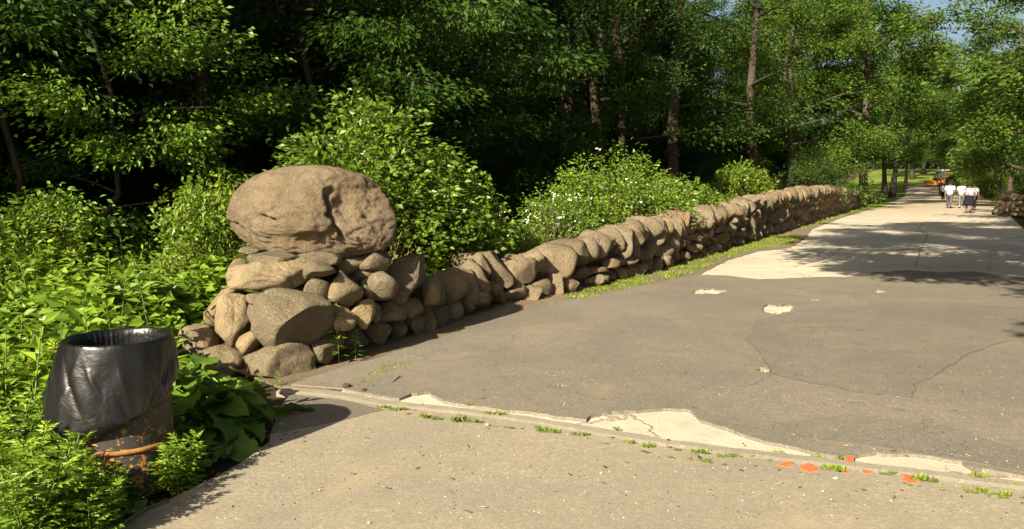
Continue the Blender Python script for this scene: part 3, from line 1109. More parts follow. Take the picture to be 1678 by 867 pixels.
KWF = dict(subs=6, per=90, lsize=0.17, clump=0.85, flat=0.8, droop=0.35)
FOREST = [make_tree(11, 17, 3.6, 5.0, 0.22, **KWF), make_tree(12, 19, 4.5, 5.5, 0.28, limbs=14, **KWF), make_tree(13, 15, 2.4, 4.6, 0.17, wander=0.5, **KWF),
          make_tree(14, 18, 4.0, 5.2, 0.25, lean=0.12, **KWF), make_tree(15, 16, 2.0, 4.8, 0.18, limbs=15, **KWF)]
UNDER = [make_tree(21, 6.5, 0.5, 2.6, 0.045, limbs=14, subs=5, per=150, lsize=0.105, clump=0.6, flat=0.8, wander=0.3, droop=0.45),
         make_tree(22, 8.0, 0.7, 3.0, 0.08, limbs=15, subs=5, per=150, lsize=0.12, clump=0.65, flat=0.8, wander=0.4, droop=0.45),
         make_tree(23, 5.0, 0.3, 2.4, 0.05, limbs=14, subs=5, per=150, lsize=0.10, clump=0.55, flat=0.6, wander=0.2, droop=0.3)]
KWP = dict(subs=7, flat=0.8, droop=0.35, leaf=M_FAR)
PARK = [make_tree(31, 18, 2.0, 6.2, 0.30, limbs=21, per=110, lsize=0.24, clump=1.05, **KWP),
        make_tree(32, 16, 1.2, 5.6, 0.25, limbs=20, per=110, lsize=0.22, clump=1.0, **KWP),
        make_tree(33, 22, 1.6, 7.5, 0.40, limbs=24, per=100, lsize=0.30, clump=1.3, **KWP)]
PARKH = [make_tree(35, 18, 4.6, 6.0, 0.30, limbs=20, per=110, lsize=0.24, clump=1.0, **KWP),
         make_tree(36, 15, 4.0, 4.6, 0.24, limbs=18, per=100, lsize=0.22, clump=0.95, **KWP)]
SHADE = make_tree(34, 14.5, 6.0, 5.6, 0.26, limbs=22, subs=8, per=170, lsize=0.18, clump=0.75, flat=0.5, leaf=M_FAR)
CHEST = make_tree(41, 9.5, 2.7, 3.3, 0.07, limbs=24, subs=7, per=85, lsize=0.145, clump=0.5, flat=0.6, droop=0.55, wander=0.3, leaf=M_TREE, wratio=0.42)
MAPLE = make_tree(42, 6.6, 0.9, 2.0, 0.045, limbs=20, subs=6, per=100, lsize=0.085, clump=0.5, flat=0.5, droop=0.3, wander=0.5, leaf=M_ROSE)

# woodland behind the wall: tall trees on a jittered grid, thinned where the sky shows through
rw_ = random.Random(12)
GROUP_F = 'tall woodland trees behind the wall'
spots = []
n = -12.5
while n > -48:
    t = -24 + rw_.uniform(0, 4)
    while t < 92:
        tt, nn = t + rw_.uniform(-1.6, 1.6), n + rw_.uniform(-1.5, 1.5)
        p = tn(tt, nn)
        a = p.x / max(p.y, 0.1)
        px = PW / 2 + FPX * a
        ok = True
        if p.y > 0.5 and 1165 < px < 1300 and p.y > 38:
            ok = False                                   # the gap where sky shows
        if p.y > 0.5 and px > 1420:
            ok = False
        if p.y > 0.5 and -300 < px < 1800 and tt > 60 and nn > -22:
            ok = False
        if p.y > 35 and px > 1335:
            ok = False
        if nn > -14.5 and tt < 9:
            ok = False
        if ok:
            spots.append((p.x, p.y))
        t += 5.6
    n -= 5.6
for i, (x, y) in enumerate(spots):
    put_tree('woodland_tree', FOREST[rw_.randrange(5)], x, y, rw_.uniform(0, 6.28), rw_.uniform(0.85, 1.15),
             'tall dark tree of the dense woodland behind the stone wall', GROUP_F)
# dense trees left of the view: they keep the wood behind them in shade
kk_ = 0
for nn in (-16.4, -20.0, -23.0, -26.0, -30.0, -35.0):
    for tt in (-19, -14.5, -10, -5.5, -1.2, 3.0):
        p = tn(tt + rw_.uniform(-1, 1), nn + rw_.uniform(-0.8, 0.6))
        if p.x / max(p.y, 0.05) > -1.05 and p.y > 0:
            continue
        put_tree('woodland_tree', PARK[kk_ % 2], p.x, p.y, rw_.uniform(0, 6.28), rw_.uniform(0.8, 0.95), 'tall leafy tree left of the view, shading the wood', 'trees left of the view')
        kk_ += 1
# understory
GROUP_U = 'low understory trees in the shade of the wood'
n = -13.2
while n > -40:
    t = 2 + rw_.uniform(0, 3)
    while t < 70:
        tt, nn = t + rw_.uniform(-1.3, 1.3), n + rw_.uniform(-1.0, 1.0)
        p = tn(tt, nn)
        px = PW / 2 + FPX * p.x / max(p.y, 0.1)
        if -250 < px < 1335 and p.y > 11.5 and not (nn > -12 and tt < 12) and not (1180 < px < 1290 and p.y < 34):
            put_tree('understory_tree', UNDER[rw_.randrange(3)], p.x, p.y, rw_.uniform(0, 6.28), rw_.uniform(0.8, 1.2),
                     'low leafy understory tree standing in the dark of the wood', GROUP_U)
        t += 4.2
    n -= 4.2
p = at(650, 400, 18.6)
put_tree('chestnut_tree', CHEST, p.x, p.y, 0.6, 1.15, 'sunlit tree with large drooping leaves in the wood above the big bush', None)
p = at(165, 400, 12.6)
put_tree('maple_sapling', MAPLE, p.x, p.y, 2.0, 1.0, 'slender sunlit sapling with layered bright leaves in the dark wood at left', None)

# separately visible trunks at the edge of the wood
TRK = [(402, 330, 19, 0.27, 0.0, 'thick dark trunk rising at the edge of the wood left of the boulder'),
       (985, 280, 28, 0.20, 0.05, 'twin slim tan trunk rising in the wood behind the rose bush'),
       (1022, 285, 30, 0.24, 0.10, 'leaning trunk with a sunlit patch in the middle of the wood'),
       (1085, 290, 33, 0.28, 0.03, 'dark trunk with a torn pale limb stub at the right of the wood'),
       (925, 300, 29, 0.25, 0.0, 'straight dark trunk in the wood left of the rose bush'),
       (1238, 300, 36, 0.24, 0.02, 'forked trunk standing against the sky gap in the wood')]
for i, (px, py, Y, tr, ln, lab) in enumerate(TRK):
    g = at(px, py, Y)
    tm, cm = make_tree(60 + i, 16, 5.5 if i < 5 else 4.2, 3.6, tr, limbs=11, subs=3, per=70, lean=ln, bark=M_BARK if i in (0, 4, 5) else M_BARK2, wander=0.35)
    put_tree('woodland_tree', (tm, cm), g.x, g.y, 0.0 if i != 2 else 0.5, 1.0, lab, None)

# bright trees beyond the gap, the lawn's edge and the right side
FAR = [  # photo x of the trunk, distance, variant, scale, label
    (1245, 62, 1, 0.85, 'sunlit tree beyond the gap in the wood'),
    (1190, 66, 0, 0.8, 'bright tree behind the forked trunk at the gap in the wood'),
    (1290, 56, 0, 0.85, 'broad shady tree right of the gap, behind the far bushes'),
    (1292, 50, 1, 0.85, 'dense dark tree above the far third of the wall'),
    (1418, 58, 4, 1.05, 'big dark trunked tree at the far end of the wall'),
    (1462, 84, 4, 1.0, 'light green tree on the lawn behind the end of the wall'),
    (1484, 112, 5, 0.95, 'small shading tree left of the tractor on the lawn'),
    (1657, 66, 5, 1.0, 'forked tree with a tan trunk beside the lamp post'),
    (1592, 90, 5, 0.8, 'thin pale stemmed tree on the lawn behind the walkers'),
    (1700, 50, 0, 1.1, 'dense tree at the right edge above the far pier'),
    (1632, 100, 0, 0.9, 'rounded tree right of the thin pale stemmed tree'),
    (1512, 150, 4, 1.15, 'tall tree closing the gap above the tractor on its left'),
    (1563, 160, 4, 1.1, 'tall tree closing the gap above the walkers'),
    (1450, 100, 4, 1.0, 'tree on the lawn behind the dark trunk at the end of the wall'),
    (1340, 80, 0, 1.15, 'tall dense tree closing the wood above the far end of the wall'),
    (1320, 74, 0, 1.1, 'tall tree closing the wood right of the sky gap'),
    (1495, 135, 4, 1.15, 'dense tree at the far left side of the lawn opening'),
    (1690, 85, 0, 1.0, 'dark tree far back at the right edge'),
]
for px, Y, v, sc, lab in FAR:
    g = at(px, 300, Y)
    put_tree('park_tree', (PARK + [None] + PARKH)[v], g.x, g.y, rw_.uniform(0, 6.28), sc, lab, None)
k = 0
for px in range(1405, 1760, 22):
    Y = 185 + rw_.uniform(-8, 30)
    g = at(px + rw_.uniform(-6, 6), 290, Y)
    put_tree('park_tree', PARK[k % 3], g.x, g.y, rw_.uniform(0, 6.28), rw_.uniform(0.9, 1.25) * (0.72 if 1500 < px < 1570 else 1.0), 'green tree in the far row behind the lawn', 'trees in the far row behind the lawn')
    k += 1
# trees that throw the shade on the road: they stand right of the frame
SH2 = make_tree(37, 14.5, 6.0, 5.4, 0.24, limbs=20, subs=7, per=140, lsize=0.18, clump=0.8, flat=0.5, leaf=M_FAR, lean=0.30)
_la = np.random.default_rng(37)
_la = _la.uniform(0, 6.28)
put_tree('shade_tree', SH2, 9.6, 9.2, R(165) - _la, 1.0, 'leaning tree right of the view whose crown shades the middle of the road', None)
for (x, y, v, sc, lab) in ((5.6, 4.9, 3, (1.28, 1.28, 1.0), 'tree just right of the view whose high crown shades the road'), (11.5, 10.5, 3, (1.0, 1.0, 1.0), 'second tree right of the view that shades the road'),
                           (20.5, 25.0, 4, (1.0, 1.0, 1.0), 'leafy tree at the right edge whose crown hangs into the view'), (31, 31, 0, 0.95, 'fourth tree right of the view by the far wall')):
    put_tree('shade_tree', SHADE if v == 3 else (PARKH[0] if v == 4 else PARK[v]), x, y, rw_.uniform(0, 6.28), sc, lab, None)


# the wood goes on behind: one far mass of foliage
rdw = np.random.default_rng(8)
kk = 26000
tt_ = rdw.uniform(-40, 150, kk); nn_ = rdw.uniform(-62, -50, kk)
P = np.stack([0.5 * tt_ + 0.866 * nn_, 0.866 * tt_ - 0.5 * nn_, 17 * rdw.random(kk) ** 1.15], 1)
pxx = PW / 2 + FPX * P[:, 0] / np.maximum(P[:, 1], 1)
P = P[~((pxx > 1175) & (pxx < 1300) & (P[:, 2] > 9.0))]
kk = len(P)
Lw = rdw.uniform(0.6, 1.1, kk)
V, F = leaves(P, rdw.normal(size=(kk, 3)), rdw.normal(size=(kk, 3)) + [0, -0.5, 0.6], Lw, Lw * 0.7)
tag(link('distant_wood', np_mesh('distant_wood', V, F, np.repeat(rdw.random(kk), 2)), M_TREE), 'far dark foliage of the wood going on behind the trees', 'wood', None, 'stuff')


rdw = np.random.default_rng(18)
kk = 5200
Yd = rdw.uniform(205, 235, kk); pxd = rdw.uniform(1330, 1800, kk)
P = np.stack([(pxd - PW / 2) / FPX * Yd, Yd, np.zeros(kk)], 1)
P[:, 2] = [H(a, c) for a, c in P[:, :2]]
P[:, 2] += 9.0 * rdw.random(kk) ** 1.3
Lw = rdw.uniform(0.6, 1.1, kk)
V, F = leaves(P, rdw.normal(size=(kk, 3)), rdw.normal(size=(kk, 3)) + [0, -0.5, 0.6], Lw, Lw * 0.7)
tag(link('distant_thicket', np_mesh('distant_thicket', V, F, np.repeat(rdw.random(kk), 2)), M_TREE), 'far dark thicket closing the lawn below the far row of trees', 'thicket', None, 'stuff')


# ---- bushes
def make_bush(seed, rx, ry, h, canes, nleaf, lsize, leaf, flowers=0, arch=0.5, wratio=0.6):
    r = np.random.default_rng(seed)
    tp, cen, outw, crad = [], [], [], []
    for j in range(canes):
        az = r.uniform(0, 6.283)
        q = math.sqrt(r.random())
        end = np.array([rx * q * math.cos(az), ry * q * math.sin(az), h * (1 - 0.62 * q ** 2.2) * r.uniform(0.72, 1.05)])
        base = np.array([rx * 0.25 * q * math.cos(az), ry * 0.25 * q * math.sin(az), -0.05])
        mid = (base + end) / 2 + np.array([0, 0, h * 0.22])
        tip = end + np.array([math.cos(az), math.sin(az), -0.5 + 0.7 * r.random()]) * arch * r.uniform(0.2, 1.0)
        pts = np.array([base, mid, end, tip])
        tp.append(tube(pts, [0.014, 0.011, 0.007, 0.003], 4, False))
        for f in (0.35, 0.5, 0.62, 0.74, 0.86, 0.95, 1.0):
            c = np.array([np.interp(f * 3, range(4), pts[:, a]) for a in range(3)])
            cen.append(c + r.normal(size=3) * 0.06)
            outw.append([math.cos(az) * .7, math.sin(az) * .7, 0.1])
            crad.append((0.26 if f < 0.9 else 0.13) * r.uniform(0.7, 1.3) * (0.7 + 0.3 * h))
    per = max(8, nleaf // len(cen))
    V, F = join_arrays(tp)
    st = np_mesh('stems', V, F, smooth=True)
    st.materials.append(M_CANE)
    V, F, ti = spray_leaves(r, np.array(cen), np.array(crad), per, lsize, flat=0.75, up=0.65, outward=outw, wratio=wratio, droop=0.1)
    lf = np_mesh('foliage', V, F, ti)
    lf.materials.append(leaf)
    fm = None
    if flowers:
        parts = []
        for _ in range(flowers):
            c = np.array(cen[r.integers(len(cen))]) + r.normal(size=3) * 0.16
            c[1] -= 0.08
            for _k in range(r.integers(3, 9)):
                o = c + r.normal(size=3) * 0.05
                a = r.uniform(0, 6.28)
                nrm = unit(np.array([r.normal() * .5, -0.8 + r.normal() * .3, 0.6]))
                u = unit(np.cross(nrm, [0.1, 0.2, 0.97])); v = np.cross(nrm, u)
                rr_ = r.uniform(0.014, 0.024)
                ring = [o + (u * math.cos(a + q_ * 1.2566) + v * math.sin(a + q_ * 1.2566)) * rr_ for q_ in range(5)]
                parts.append((np.array([o - nrm * 0.006] + ring), np.array([(0, 1 + q_, 1 + (q_ + 1) % 5) for q_ in range(5)])))
        V, F = join_arrays(parts)
        fm = np_mesh('flowers', V, F)
        fm.materials.append(M_FLOWER)
    return st, lf, fm


def put_bush(meshes, x, y, rz, sc, label, group=None, name='bush'):
    o = thing(name, (x, y, H(x, y) - 0.02), rz, label, 'bush', group)
    o.scale = sc if hasattr(sc, '__len__') else (sc,) * 3
    link('stems', meshes[0], None, o)
    tag(link('foliage', meshes[1], None, o), kind=None)
    if meshes[2]:
        tag(link('flowers', meshes[2], None, o), kind='stuff')
    return o


B_BIG = make_bush(201, 1.45, 1.3, 2.85, 130, 15000, 0.10, M_BUSH, 0, 0.5)
B_ROSE = make_bush(202, 1.7, 1.3, 2.35, 130, 14000, 0.075, M_ROSE, 32, 0.4, 0.6)
B_LOW = make_bush(203, 1.3, 1.1, 1.6, 80, 7500, 0.095, M_BUSH, 0, 0.6)
B_VINE = make_bush(204, 0.9, 0.9, 0.95, 60, 4500, 0.075, M_WEED, 0, 0.35)
B_DARK = make_bush(205, 1.2, 1.2, 2.0, 70, 6000, 0.075, M_TREE, 0, 0.4)
BUSH = [(600, 11.6, B_BIG, (1.0, 1.0, 1.0), 'tall bright green bush rising right behind the big boulder'),
        (715, 12.6, B_LOW, (0.9, 0.9, 1.25), 'lower bright leafy bush on the right flank of the big bush behind the boulder'),
        (1000, 17.9, B_ROSE, (1.0, 1.0, 1.0), 'white flowering wild rose bush behind the middle of the wall'),
        (905, 16.0, make_bush(206, 1.0, 0.9, 1.55, 80, 5500, 0.07, M_ROSE, 40, 0.3), (0.85, 0.9, 0.95), 'small wild rose with thick white blossom left of the larger rose bush'),
        (1085, 20.5, B_LOW, (1.0, 0.9, 1.15), 'yellow green bush right of the flowering rose bush'),
        (1130, 25.0, B_LOW, (1.1, 0.8, 0.95), 'low bright bush hanging over the wall right of the rose bushes'),
        (1215, 30.0, B_LOW, (1.25, 1.0, 1.45), 'light green arching bush behind the far half of the wall'),
        (1325, 42.0, B_DARK, (1.5, 1.2, 1.7), 'pale grey green bush behind the far end of the wall'),
        (365, 10.4, B_LOW, (0.62, 0.7, 1.08), 'bright leafy bush left of the big boulder'),
        (830, 14.2, B_VINE, (1.2, 1.0, 1.0), 'dark tangle of vines behind the low part of the wall'),
        (775, 13.9, B_VINE, (0.8, 0.8, 0.8), 'low vine mound at the right foot of the big bush'),
        (40, 10.2, B_LOW, (0.9, 0.9, 0.88), 'leafy bush at the far left edge behind the weeds'),
        (165, 11.6, B_VINE, (1.0, 1.0, 0.72), 'vine mound at the left edge of the dark wood'),
        (235, 12.0, B_VINE, (0.8, 0.8, 0.85), 'small vine mound in front of the dark wood at left'),
        (1385, 60.0, B_DARK, (0.9, 0.9, 0.85), 'bush beside the dark trunk at the end of the wall'),
        (1612, 82.0, B_LOW, (2.0, 1.8, 1.5), 'green bush behind the lamp post on the right'),
        (1668, 80.0, B_LOW, (2.4, 1.8, 1.6), 'green bush behind the far pier on the right'),
        (1580, 95.0, B_DARK, (2.0, 2.0, 1.6), 'dark round bush below the thin pale stemmed tree')]
for px, Y, ms, sc, lab in BUSH:
    g = at(px, 380, Y)
    put_bush(ms, g.x, g.y, rw_.uniform(0, 6.28) if px not in (1000, 905) else 0.0, sc, lab)


# ---- the weed patch
def border_x(y):
    """right-hand limit of the weed patch"""
    return interp(y, [(2.0, -2.15), (3.6, -2.05), (4.45, -1.83), (5.0, -1.72), (5.8, -1.85), (6.3, -2.25), (6.9, -2.75), (7.6, -3.05), (8.4, -3.0), (9.4, -2.2), (10.5, -1.6), (12, -0.9), (14, 0.2), (18, 2.5)])


def make_weed(seed, h, nl, kind):
    r = np.random.default_rng(seed)
    tp, Ps, Ds, Ns, Ls, Ws = [], [], [], [], [], []
    stems = 1 if kind == 'broad' else r.integers(4, 6)
    for s_ in range(stems):
        az0 = r.uniform(0, 6.28)
        hh = h * r.uniform(0.75, 1.0)
        lean = r.uniform(0.02, 0.22) * hh if kind == 'broad' else r.uniform(0.15, 0.5) * hh
        b = np.array([math.cos(az0), math.sin(az0), 0]) * 0.05 * (stems > 1)
        pts = np.array([b, b + [lean * .2 * math.cos(az0), lean * .2 * math.sin(az0), hh * .5], b + [lean * math.cos(az0), lean * math.sin(az0), hh]])
        tp.append(tube(pts, [0.008, 0.006, 0.003], 4, False))
        for j in range(nl):
            f = 0.12 + 0.88 * (j + r.random()) / nl
            base = np.array([np.interp(f * 2, range(3), pts[:, a]) for a in range(3)])
            az = j * 2.4 + r.normal() * 0.3
            el = r.uniform(0.0, 0.5) + 0.5 * f
            d = np.array([math.cos(az) * math.cos(el), math.sin(az) * math.cos(el), math.sin(el)])
            if kind == 'broad':
                L = r.uniform(0.11, 0.20) * (1.25 - 0.6 * f)
                Ps.append(base + d * 0.02); Ds.append(d * [1, 1, 0.5]); Ns.append([0, 0, 1] + r.normal(size=3) * 0.25); Ls.append(L); Ws.append(L * 0.5)
            else:                                        # feathery: narrow lobes off a midrib
                L = r.uniform(0.13, 0.22) * (1.2 - 0.5 * f)
                sd = unit(np.cross(d, [0, 0, 1.0]))
                up = np.cross(sd, d)
                for q, (fx, ang_, ll) in enumerate(((0.25, 0.9, 0.45), (0.25, -0.9, 0.45), (0.5, 0.75, 0.5), (0.5, -0.75, 0.5), (0.75, 0.5, 0.4), (0.75, -0.5, 0.4), (0.1, 0.0, 1.0))):
                    dd = d * math.cos(ang_) + sd * math.sin(ang_)
                    dd = dd + np.array([0, 0, -0.25])
                    Ps.append(base + d * L * fx - np.array([0, 0, 0.03 * fx])); Ds.append(dd); Ns.append(up + r.normal(size=3) * 0.15)
                    Ls.append(L * ll); Ws.append(L * ll * (0.34 if ang_ else 0.2))
    V, F = leaves(np.array(Ps), np.array(Ds), np.array(Ns), np.array(Ls), np.array(Ws), fold=0.15, droop=0.12)
    st = np_mesh('stem', *join_arrays(tp), smooth=True)
    st.materials.append(M_STEM)
    tint = np.repeat(np.clip(r.uniform(0, 1, len(Ps)) * 0.6 + 0.4 * (np.array(Ps)[:, 2] / h), 0, 1), 2)
    lf = np_mesh('foliage', V, F, tint)
    lf.materials.append(M_WEED)
    return st, lf


WEEDS = {'feathery': [make_weed(400 + i, 0.55 + 0.1 * (i % 3), 28, 'feathery') for i in range(4)],
         'broad': [make_weed(420 + i, 0.7 + 0.12 * (i % 3), 26, 'broad') for i in range(4)]}


def put_weed(kind, x, y, rz, sc, label, group, name='weed_plant', z=-0.02):
    ms = WEEDS[kind][rw_.randrange(4)]
    o = thing(name, (x, y, z), rz, label, 'weed', group)
    o.scale = (sc, sc, sc) if not hasattr(sc, '__len__') else sc
    link('stem', ms[0], None, o)
    link('foliage', ms[1], None, o)
    return o


# individual plants in front of and round the drum
for (px, py, sc, kd, lab) in [
    (283, 806, 0.62, 'feathery', 'feathery ragweed at the path edge right of the drum'),
    (248, 803, 0.36, 'feathery', 'small ragweed between the drum and the tall ragweed'),
    (185, 816, 0.46, 'feathery', 'feathery weed right in front of the rusty drum'),
    (215, 826, 0.40, 'feathery', 'feathery weed in front of the drum towards the path'),
    (118, 816, 0.55, 'feathery', 'feathery weed covering the lower left of the drum'),
    (150, 905, 0.55, 'feathery', 'mugwort cut by the bottom edge right of the corner'),
    (85, 905, 0.8, 'feathery', 'full mugwort cut by the bottom edge near the corner'),
    (-10, 905, 0.8, 'feathery', 'mugwort cut by the left and bottom edges'),
    (150, 845, 0.50, 'feathery', 'feathery weed low in front of the drum on its left'),
    (112, 812, 0.66, 'feathery', 'mugwort plant against the left foot of the drum'),
    (70, 850, 0.75, 'feathery', 'bushy mugwort near the lower left corner'),
    (25, 862, 0.78, 'feathery', 'bushy mugwort in the lower left corner of the view'),
    (110, 890, 0.66, 'feathery', 'mugwort at the bottom edge left of the twig'),
    (178, 872, 0.40, 'feathery', 'low feathery weed at the bottom edge beside the twig'),
    (30, 800, 0.85, 'feathery', 'mugwort at the left edge below the drum bag'),
    (50, 930, 0.7, 'feathery', 'mugwort at the very bottom left of the view'),
    (62, 770, 0.9, 'feathery', 'tall mugwort left of the drum'),
    (15, 740, 0.95, 'broad', 'tall broad leaved weed at the left edge beside the bag'),
    (60, 725, 0.9, 'broad', 'broad leaved weed just left of the bag'),
]:
    g = gp(px, py)
    put_weed(kd, g.x, g.y, rw_.uniform(0, 6.28), sc, lab, None, 'ragweed' if kd == 'feathery' else 'weed_plant')

GW = 'weeds of the dense green weed patch left of the pier'
cnt = 0
for _ in range(6000):
    y = rw_.uniform(2.6, 13.5)
    x = rw_.uniform(-0.68 * y - 0.6, 1.0)
    if x > border_x(y) - 0.12:
        continue
    if (x + 2.17) ** 2 + (y - 4.45) ** 2 < 0.42 ** 2 or (x < -1.2 and x > -2.7 and y < 4.1):
        continue
    if y > 7.2 and x > -0.30 * y - 0.3 and y < 9.0 and x > -2.9:
        continue
    d = y / 4.0
    if rw_.random() > 0.14 * d:
        continue
    kd = 'broad' if rw_.random() < 0.55 else 'feathery'
    sc = rw_.uniform(0.65, 1.15) * (0.9 if y < 6.5 else 1.1)
    put_weed(kd, x, y, rw_.uniform(0, 6.28), sc, ('broad leaved weed' if kd == 'broad' else 'feathery leaved weed') + ' growing in the dense weed patch left of the stone pier', ('broad leaved ' if kd == 'broad' else 'feathery ') + GW)
    cnt += 1
    if cnt > 210:
        break

# low vines and leaves between the weeds: one mass nobody could count
r_ = np.random.default_rng(55)
P = []
while len(P) < 40000:
    y = r_.uniform(2.4, 14.5)
    x = r_.uniform(-0.68 * y - 0.8, 2.0)
    if x > border_x(y) - 0.03 or (x + 2.17) ** 2 + (y - 4.45) ** 2 < 0.36 ** 2:
        continue
    if r_.random() > 0.35 + y / 16:
        continue
    edge = min(1.0, max(0.12, (border_x(y) - x) / 0.9))
    hh = (0.25 + 0.35 * (0.5 + 0.5 * noise.noise(Vector((x * 0.9, y * 0.9, 2)))) + 0.22 * noise.noise(Vector((x * 2.3, y * 2.3, 5)))) * edge
    hh *= 0.75 if y < 6 else 1.35
    P.append((x, y, max(0.02, hh * (1 - 0.5 * r_.random() ** 2))))
P = np.array(P)
k = len(P)
N = r_.normal(size=(k, 3)) * 0.4 + [0.0, -0.2, 0.9]
L = r_.uniform(0.045, 0.14, k) * np.clip(1.35 - (P[:, 1] < 6.0) * 0.5, 0.8, 1.35)
V, F = leaves(P, r_.normal(size=(k, 3)) * [1, 1, 0.35], N, L, L * 0.62)
tag(link('ground_cover', np_mesh('ground_cover', V, F, np.repeat(r_.random(k), 2)), M_WEED), 'tangled low vines and weeds covering the ground left of the pier', 'ground cover', None, 'stuff')


# ---- burdock beside the drum: each big leaf its own piece
def burdock_leaf(seed):
    r = np.random.default_rng(seed)
    nu, nv = 11, 7
    V, F = [], []
    ph = r.uniform(0, 6.28, 3)
    for i in range(nu):
        f = i / (nu - 1)
        w = 0.42 * (math.sin(math.pi * (0.10 + 0.90 * f)) ** 0.6) * (1.12 - 0.45 * f) if i < nu - 1 else 0.02
        zc = 0.16 * f - 0.50 * f * f
        for j in range(nv):
            s_ = (j / (nv - 1) - 0.5) * 2
            e = abs(s_)
            ruff = 0.055 * e ** 2 * math.sin(f * 15 + s_ * 2.5 + ph[0]) + 0.02 * math.sin(f * 22 + s_ * 7 + ph[1])
            lob = 1 + 0.10 * e * math.sin(f * 26 + ph[2] + s_)
            V.append((f - 0.16 * e * (1 - f) ** 2, w * s_ * lob, zc + 0.30 * e ** 1.4 * w + ruff))
    for i in range(nu - 1):
        for j in range(nv - 1):
            a = i * nv + j
            F += [(a, a + nv, a + nv + 1), (a, a + nv + 1, a + 1)]
    me = np_mesh('leaf', V, F, np.clip(r.uniform(0.1, 0.9) + 0.15 * r.normal(size=len(F)), 0, 1), smooth=True)
    me.materials.append(M_BURDOCK)
    return me


BL = [burdock_leaf(i) for i in range(8)]
bp = gp(330, 705)
burd = thing('burdock', (bp.x, bp.y, 0.0), 0, 'sprawling burdock with big crinkled leaves between the drum and the pier', 'plant')
stp = []
LEAVES = []
for j in range(46):
    az = j * 2.39996 + rw_.uniform(-0.25, 0.25)
    ring = (j % 3) / 2.0
    LEAVES.append((az, rw_.uniform(0.10, 0.46) * (0.5 + 0.6 * ring), (rw_.uniform(0.08, 0.2) + 0.2 * (1 - ring)) * (0.65 if math.cos(az) > 0.2 else 1.15), rw_.uniform(0.15, 0.29), rw_.uniform(-0.35, 0.3)))
for (px, py, zz, L, az, pit) in ((415, 738, 0.06, 0.26, -0.3, 0.0), (395, 655, 0.2, 0.34, 0.2, 0.1), (380, 640, 0.30, 0.36, 0.5, -0.2), (345, 610, 0.36, 0.34, 1.2, -0.3), (310, 635, 0.36, 0.32, 1.9, -0.4),
                                 (400, 690, 0.16, 0.36, -0.1, 0.1), (420, 690, 0.12, 0.22, 0.2, 0.2), (360, 675, 0.24, 0.32, -0.6, 0.1), (395, 720, 0.10, 0.30, -0.7, 0.25), (300, 610, 0.4, 0.3, 2.2, -0.5), (400, 632, 0.14, 0.24, 0.6, 0.0), (320, 600, 0.45, 0.25, 0.9, -0.5), (355, 620, 0.42, 0.26, 0.3, -0.35), (385, 615, 0.3, 0.24, 0.4, -0.4), (290, 590, 0.5, 0.26, 1.4, -0.6)):
    g = gp(px, py, zz)
    LEAVES.append(('abs', g, L, az, pit))
for e in LEAVES:
    if e[0] == 'abs':
        _, g, L, az, pit = e
        tipc = g - burd.location
        tipc.z *= 0.72
        st = tipc - Vector((math.cos(az), math.sin(az), 0)) * L * 0.5
    else:
        az, dist, z, L, pit = e
        st = Vector((math.cos(az) * dist * 1.2, math.sin(az) * dist, z))
    o = link('leaf', BL[rw_.randrange(8)], None, burd)
    o.location = st
    o.rotation_euler = (rw_.uniform(-0.6, 0.6), pit + rw_.uniform(-0.2, 0.2), az)
    L *= 0.8 if e[0] == 'abs' else 1.0
    o.scale = (L, L * rw_.uniform(0.9, 1.25), L)
    stp.append(tube([(0, 0, -0.02), (st.x * 0.45, st.y * 0.45, st.z * 0.75), tuple(st)], [0.009, 0.007, 0.004], 5, False))
link('stalks', np_mesh('stalks', *join_arrays(stp), smooth=True), M_STEM, burd)


# ---- grass strips along the foot of the wall, and little weeds
def inside(poly, x, y):
    c = False
    j = len(poly) - 1
    for i in range(len(poly)):
        a, b = poly[i], poly[j]
        if (a.y > y) != (b.y > y) and x < (b.x - a.x) * (y - a.y) / (b.y - a.y) + a.x:
            c = not c
        j = i
    return c


def grass_patch(poly, count, hmax, seed, label, z=0.041, name='grass'):
    r = np.random.default_rng(seed)
    xs = [p.x for p in poly]; ys = [p.y for p in poly]
    P = []
    tries = 0
    while len(P) < count and tries < count * 40:
        tries += 1
        x, y = r.uniform(min(xs), max(xs)), r.uniform(min(ys), max(ys))
        if inside(poly, x, y) and noise.noise(Vector((x * 2.2, y * 2.2, 1))) + 0.5 * noise.noise(Vector((x * 7, y * 7, 3))) > r.uniform(-0.35, 0.40):
            P.append((x, y, z))
    P = np.array(P)
    k = len(P)
    D = r.normal(size=(k, 3)) * [0.7, 0.7, 0.25] + [0, 0, 0.75]
    L = hmax * r.uniform(0.35, 1.0, k)
    V, F = leaves(P, D, r.normal(size=(k, 3)), L, L * r.uniform(0.15, 0.5, k))
    o = link(name, np_mesh(name, V, F, np.repeat(r.random(k), 2)), M_GRASS)
    return tag(o, label, 'grass', None, 'stuff')


lower = [(915, 497), (966, 494), (1010, 484), (1062, 472), (1110, 458), (1150, 446), (1200, 424), (1240, 411), (1290, 406), (1316, 393), (1290, 386), (1262, 389)]
upper = [to_tn(gp(*q))[0] for q in ((1262, 389), (1200, 408), (1150, 424), (1080, 446), (1000, 468), (930, 484))]
poly = [gp(*q) for q in lower] + [tn(t, nfront(t) + 0.02) for t in upper]
grass_patch(poly, 10000, 0.065, 71, 'strip of yellow green grass along the foot of the wall')
poly = [gp(1300, 382), gp(1330, 373), gp(1380, 356), gp(1440, 341), gp(1470, 335), gp(1440, 333), gp(1420, 338), gp(1380, 350), gp(1330, 367)]
grass_patch(poly, 6000, 0.11, 72, 'farther strip of grass along the foot of the wall')
poly = [gp(580, 645), gp(610, 648), gp(632, 655), gp(640, 642), gp(612, 634), gp(640, 618), gp(700, 596), gp(690, 588), gp(640, 600), gp(600, 624)]
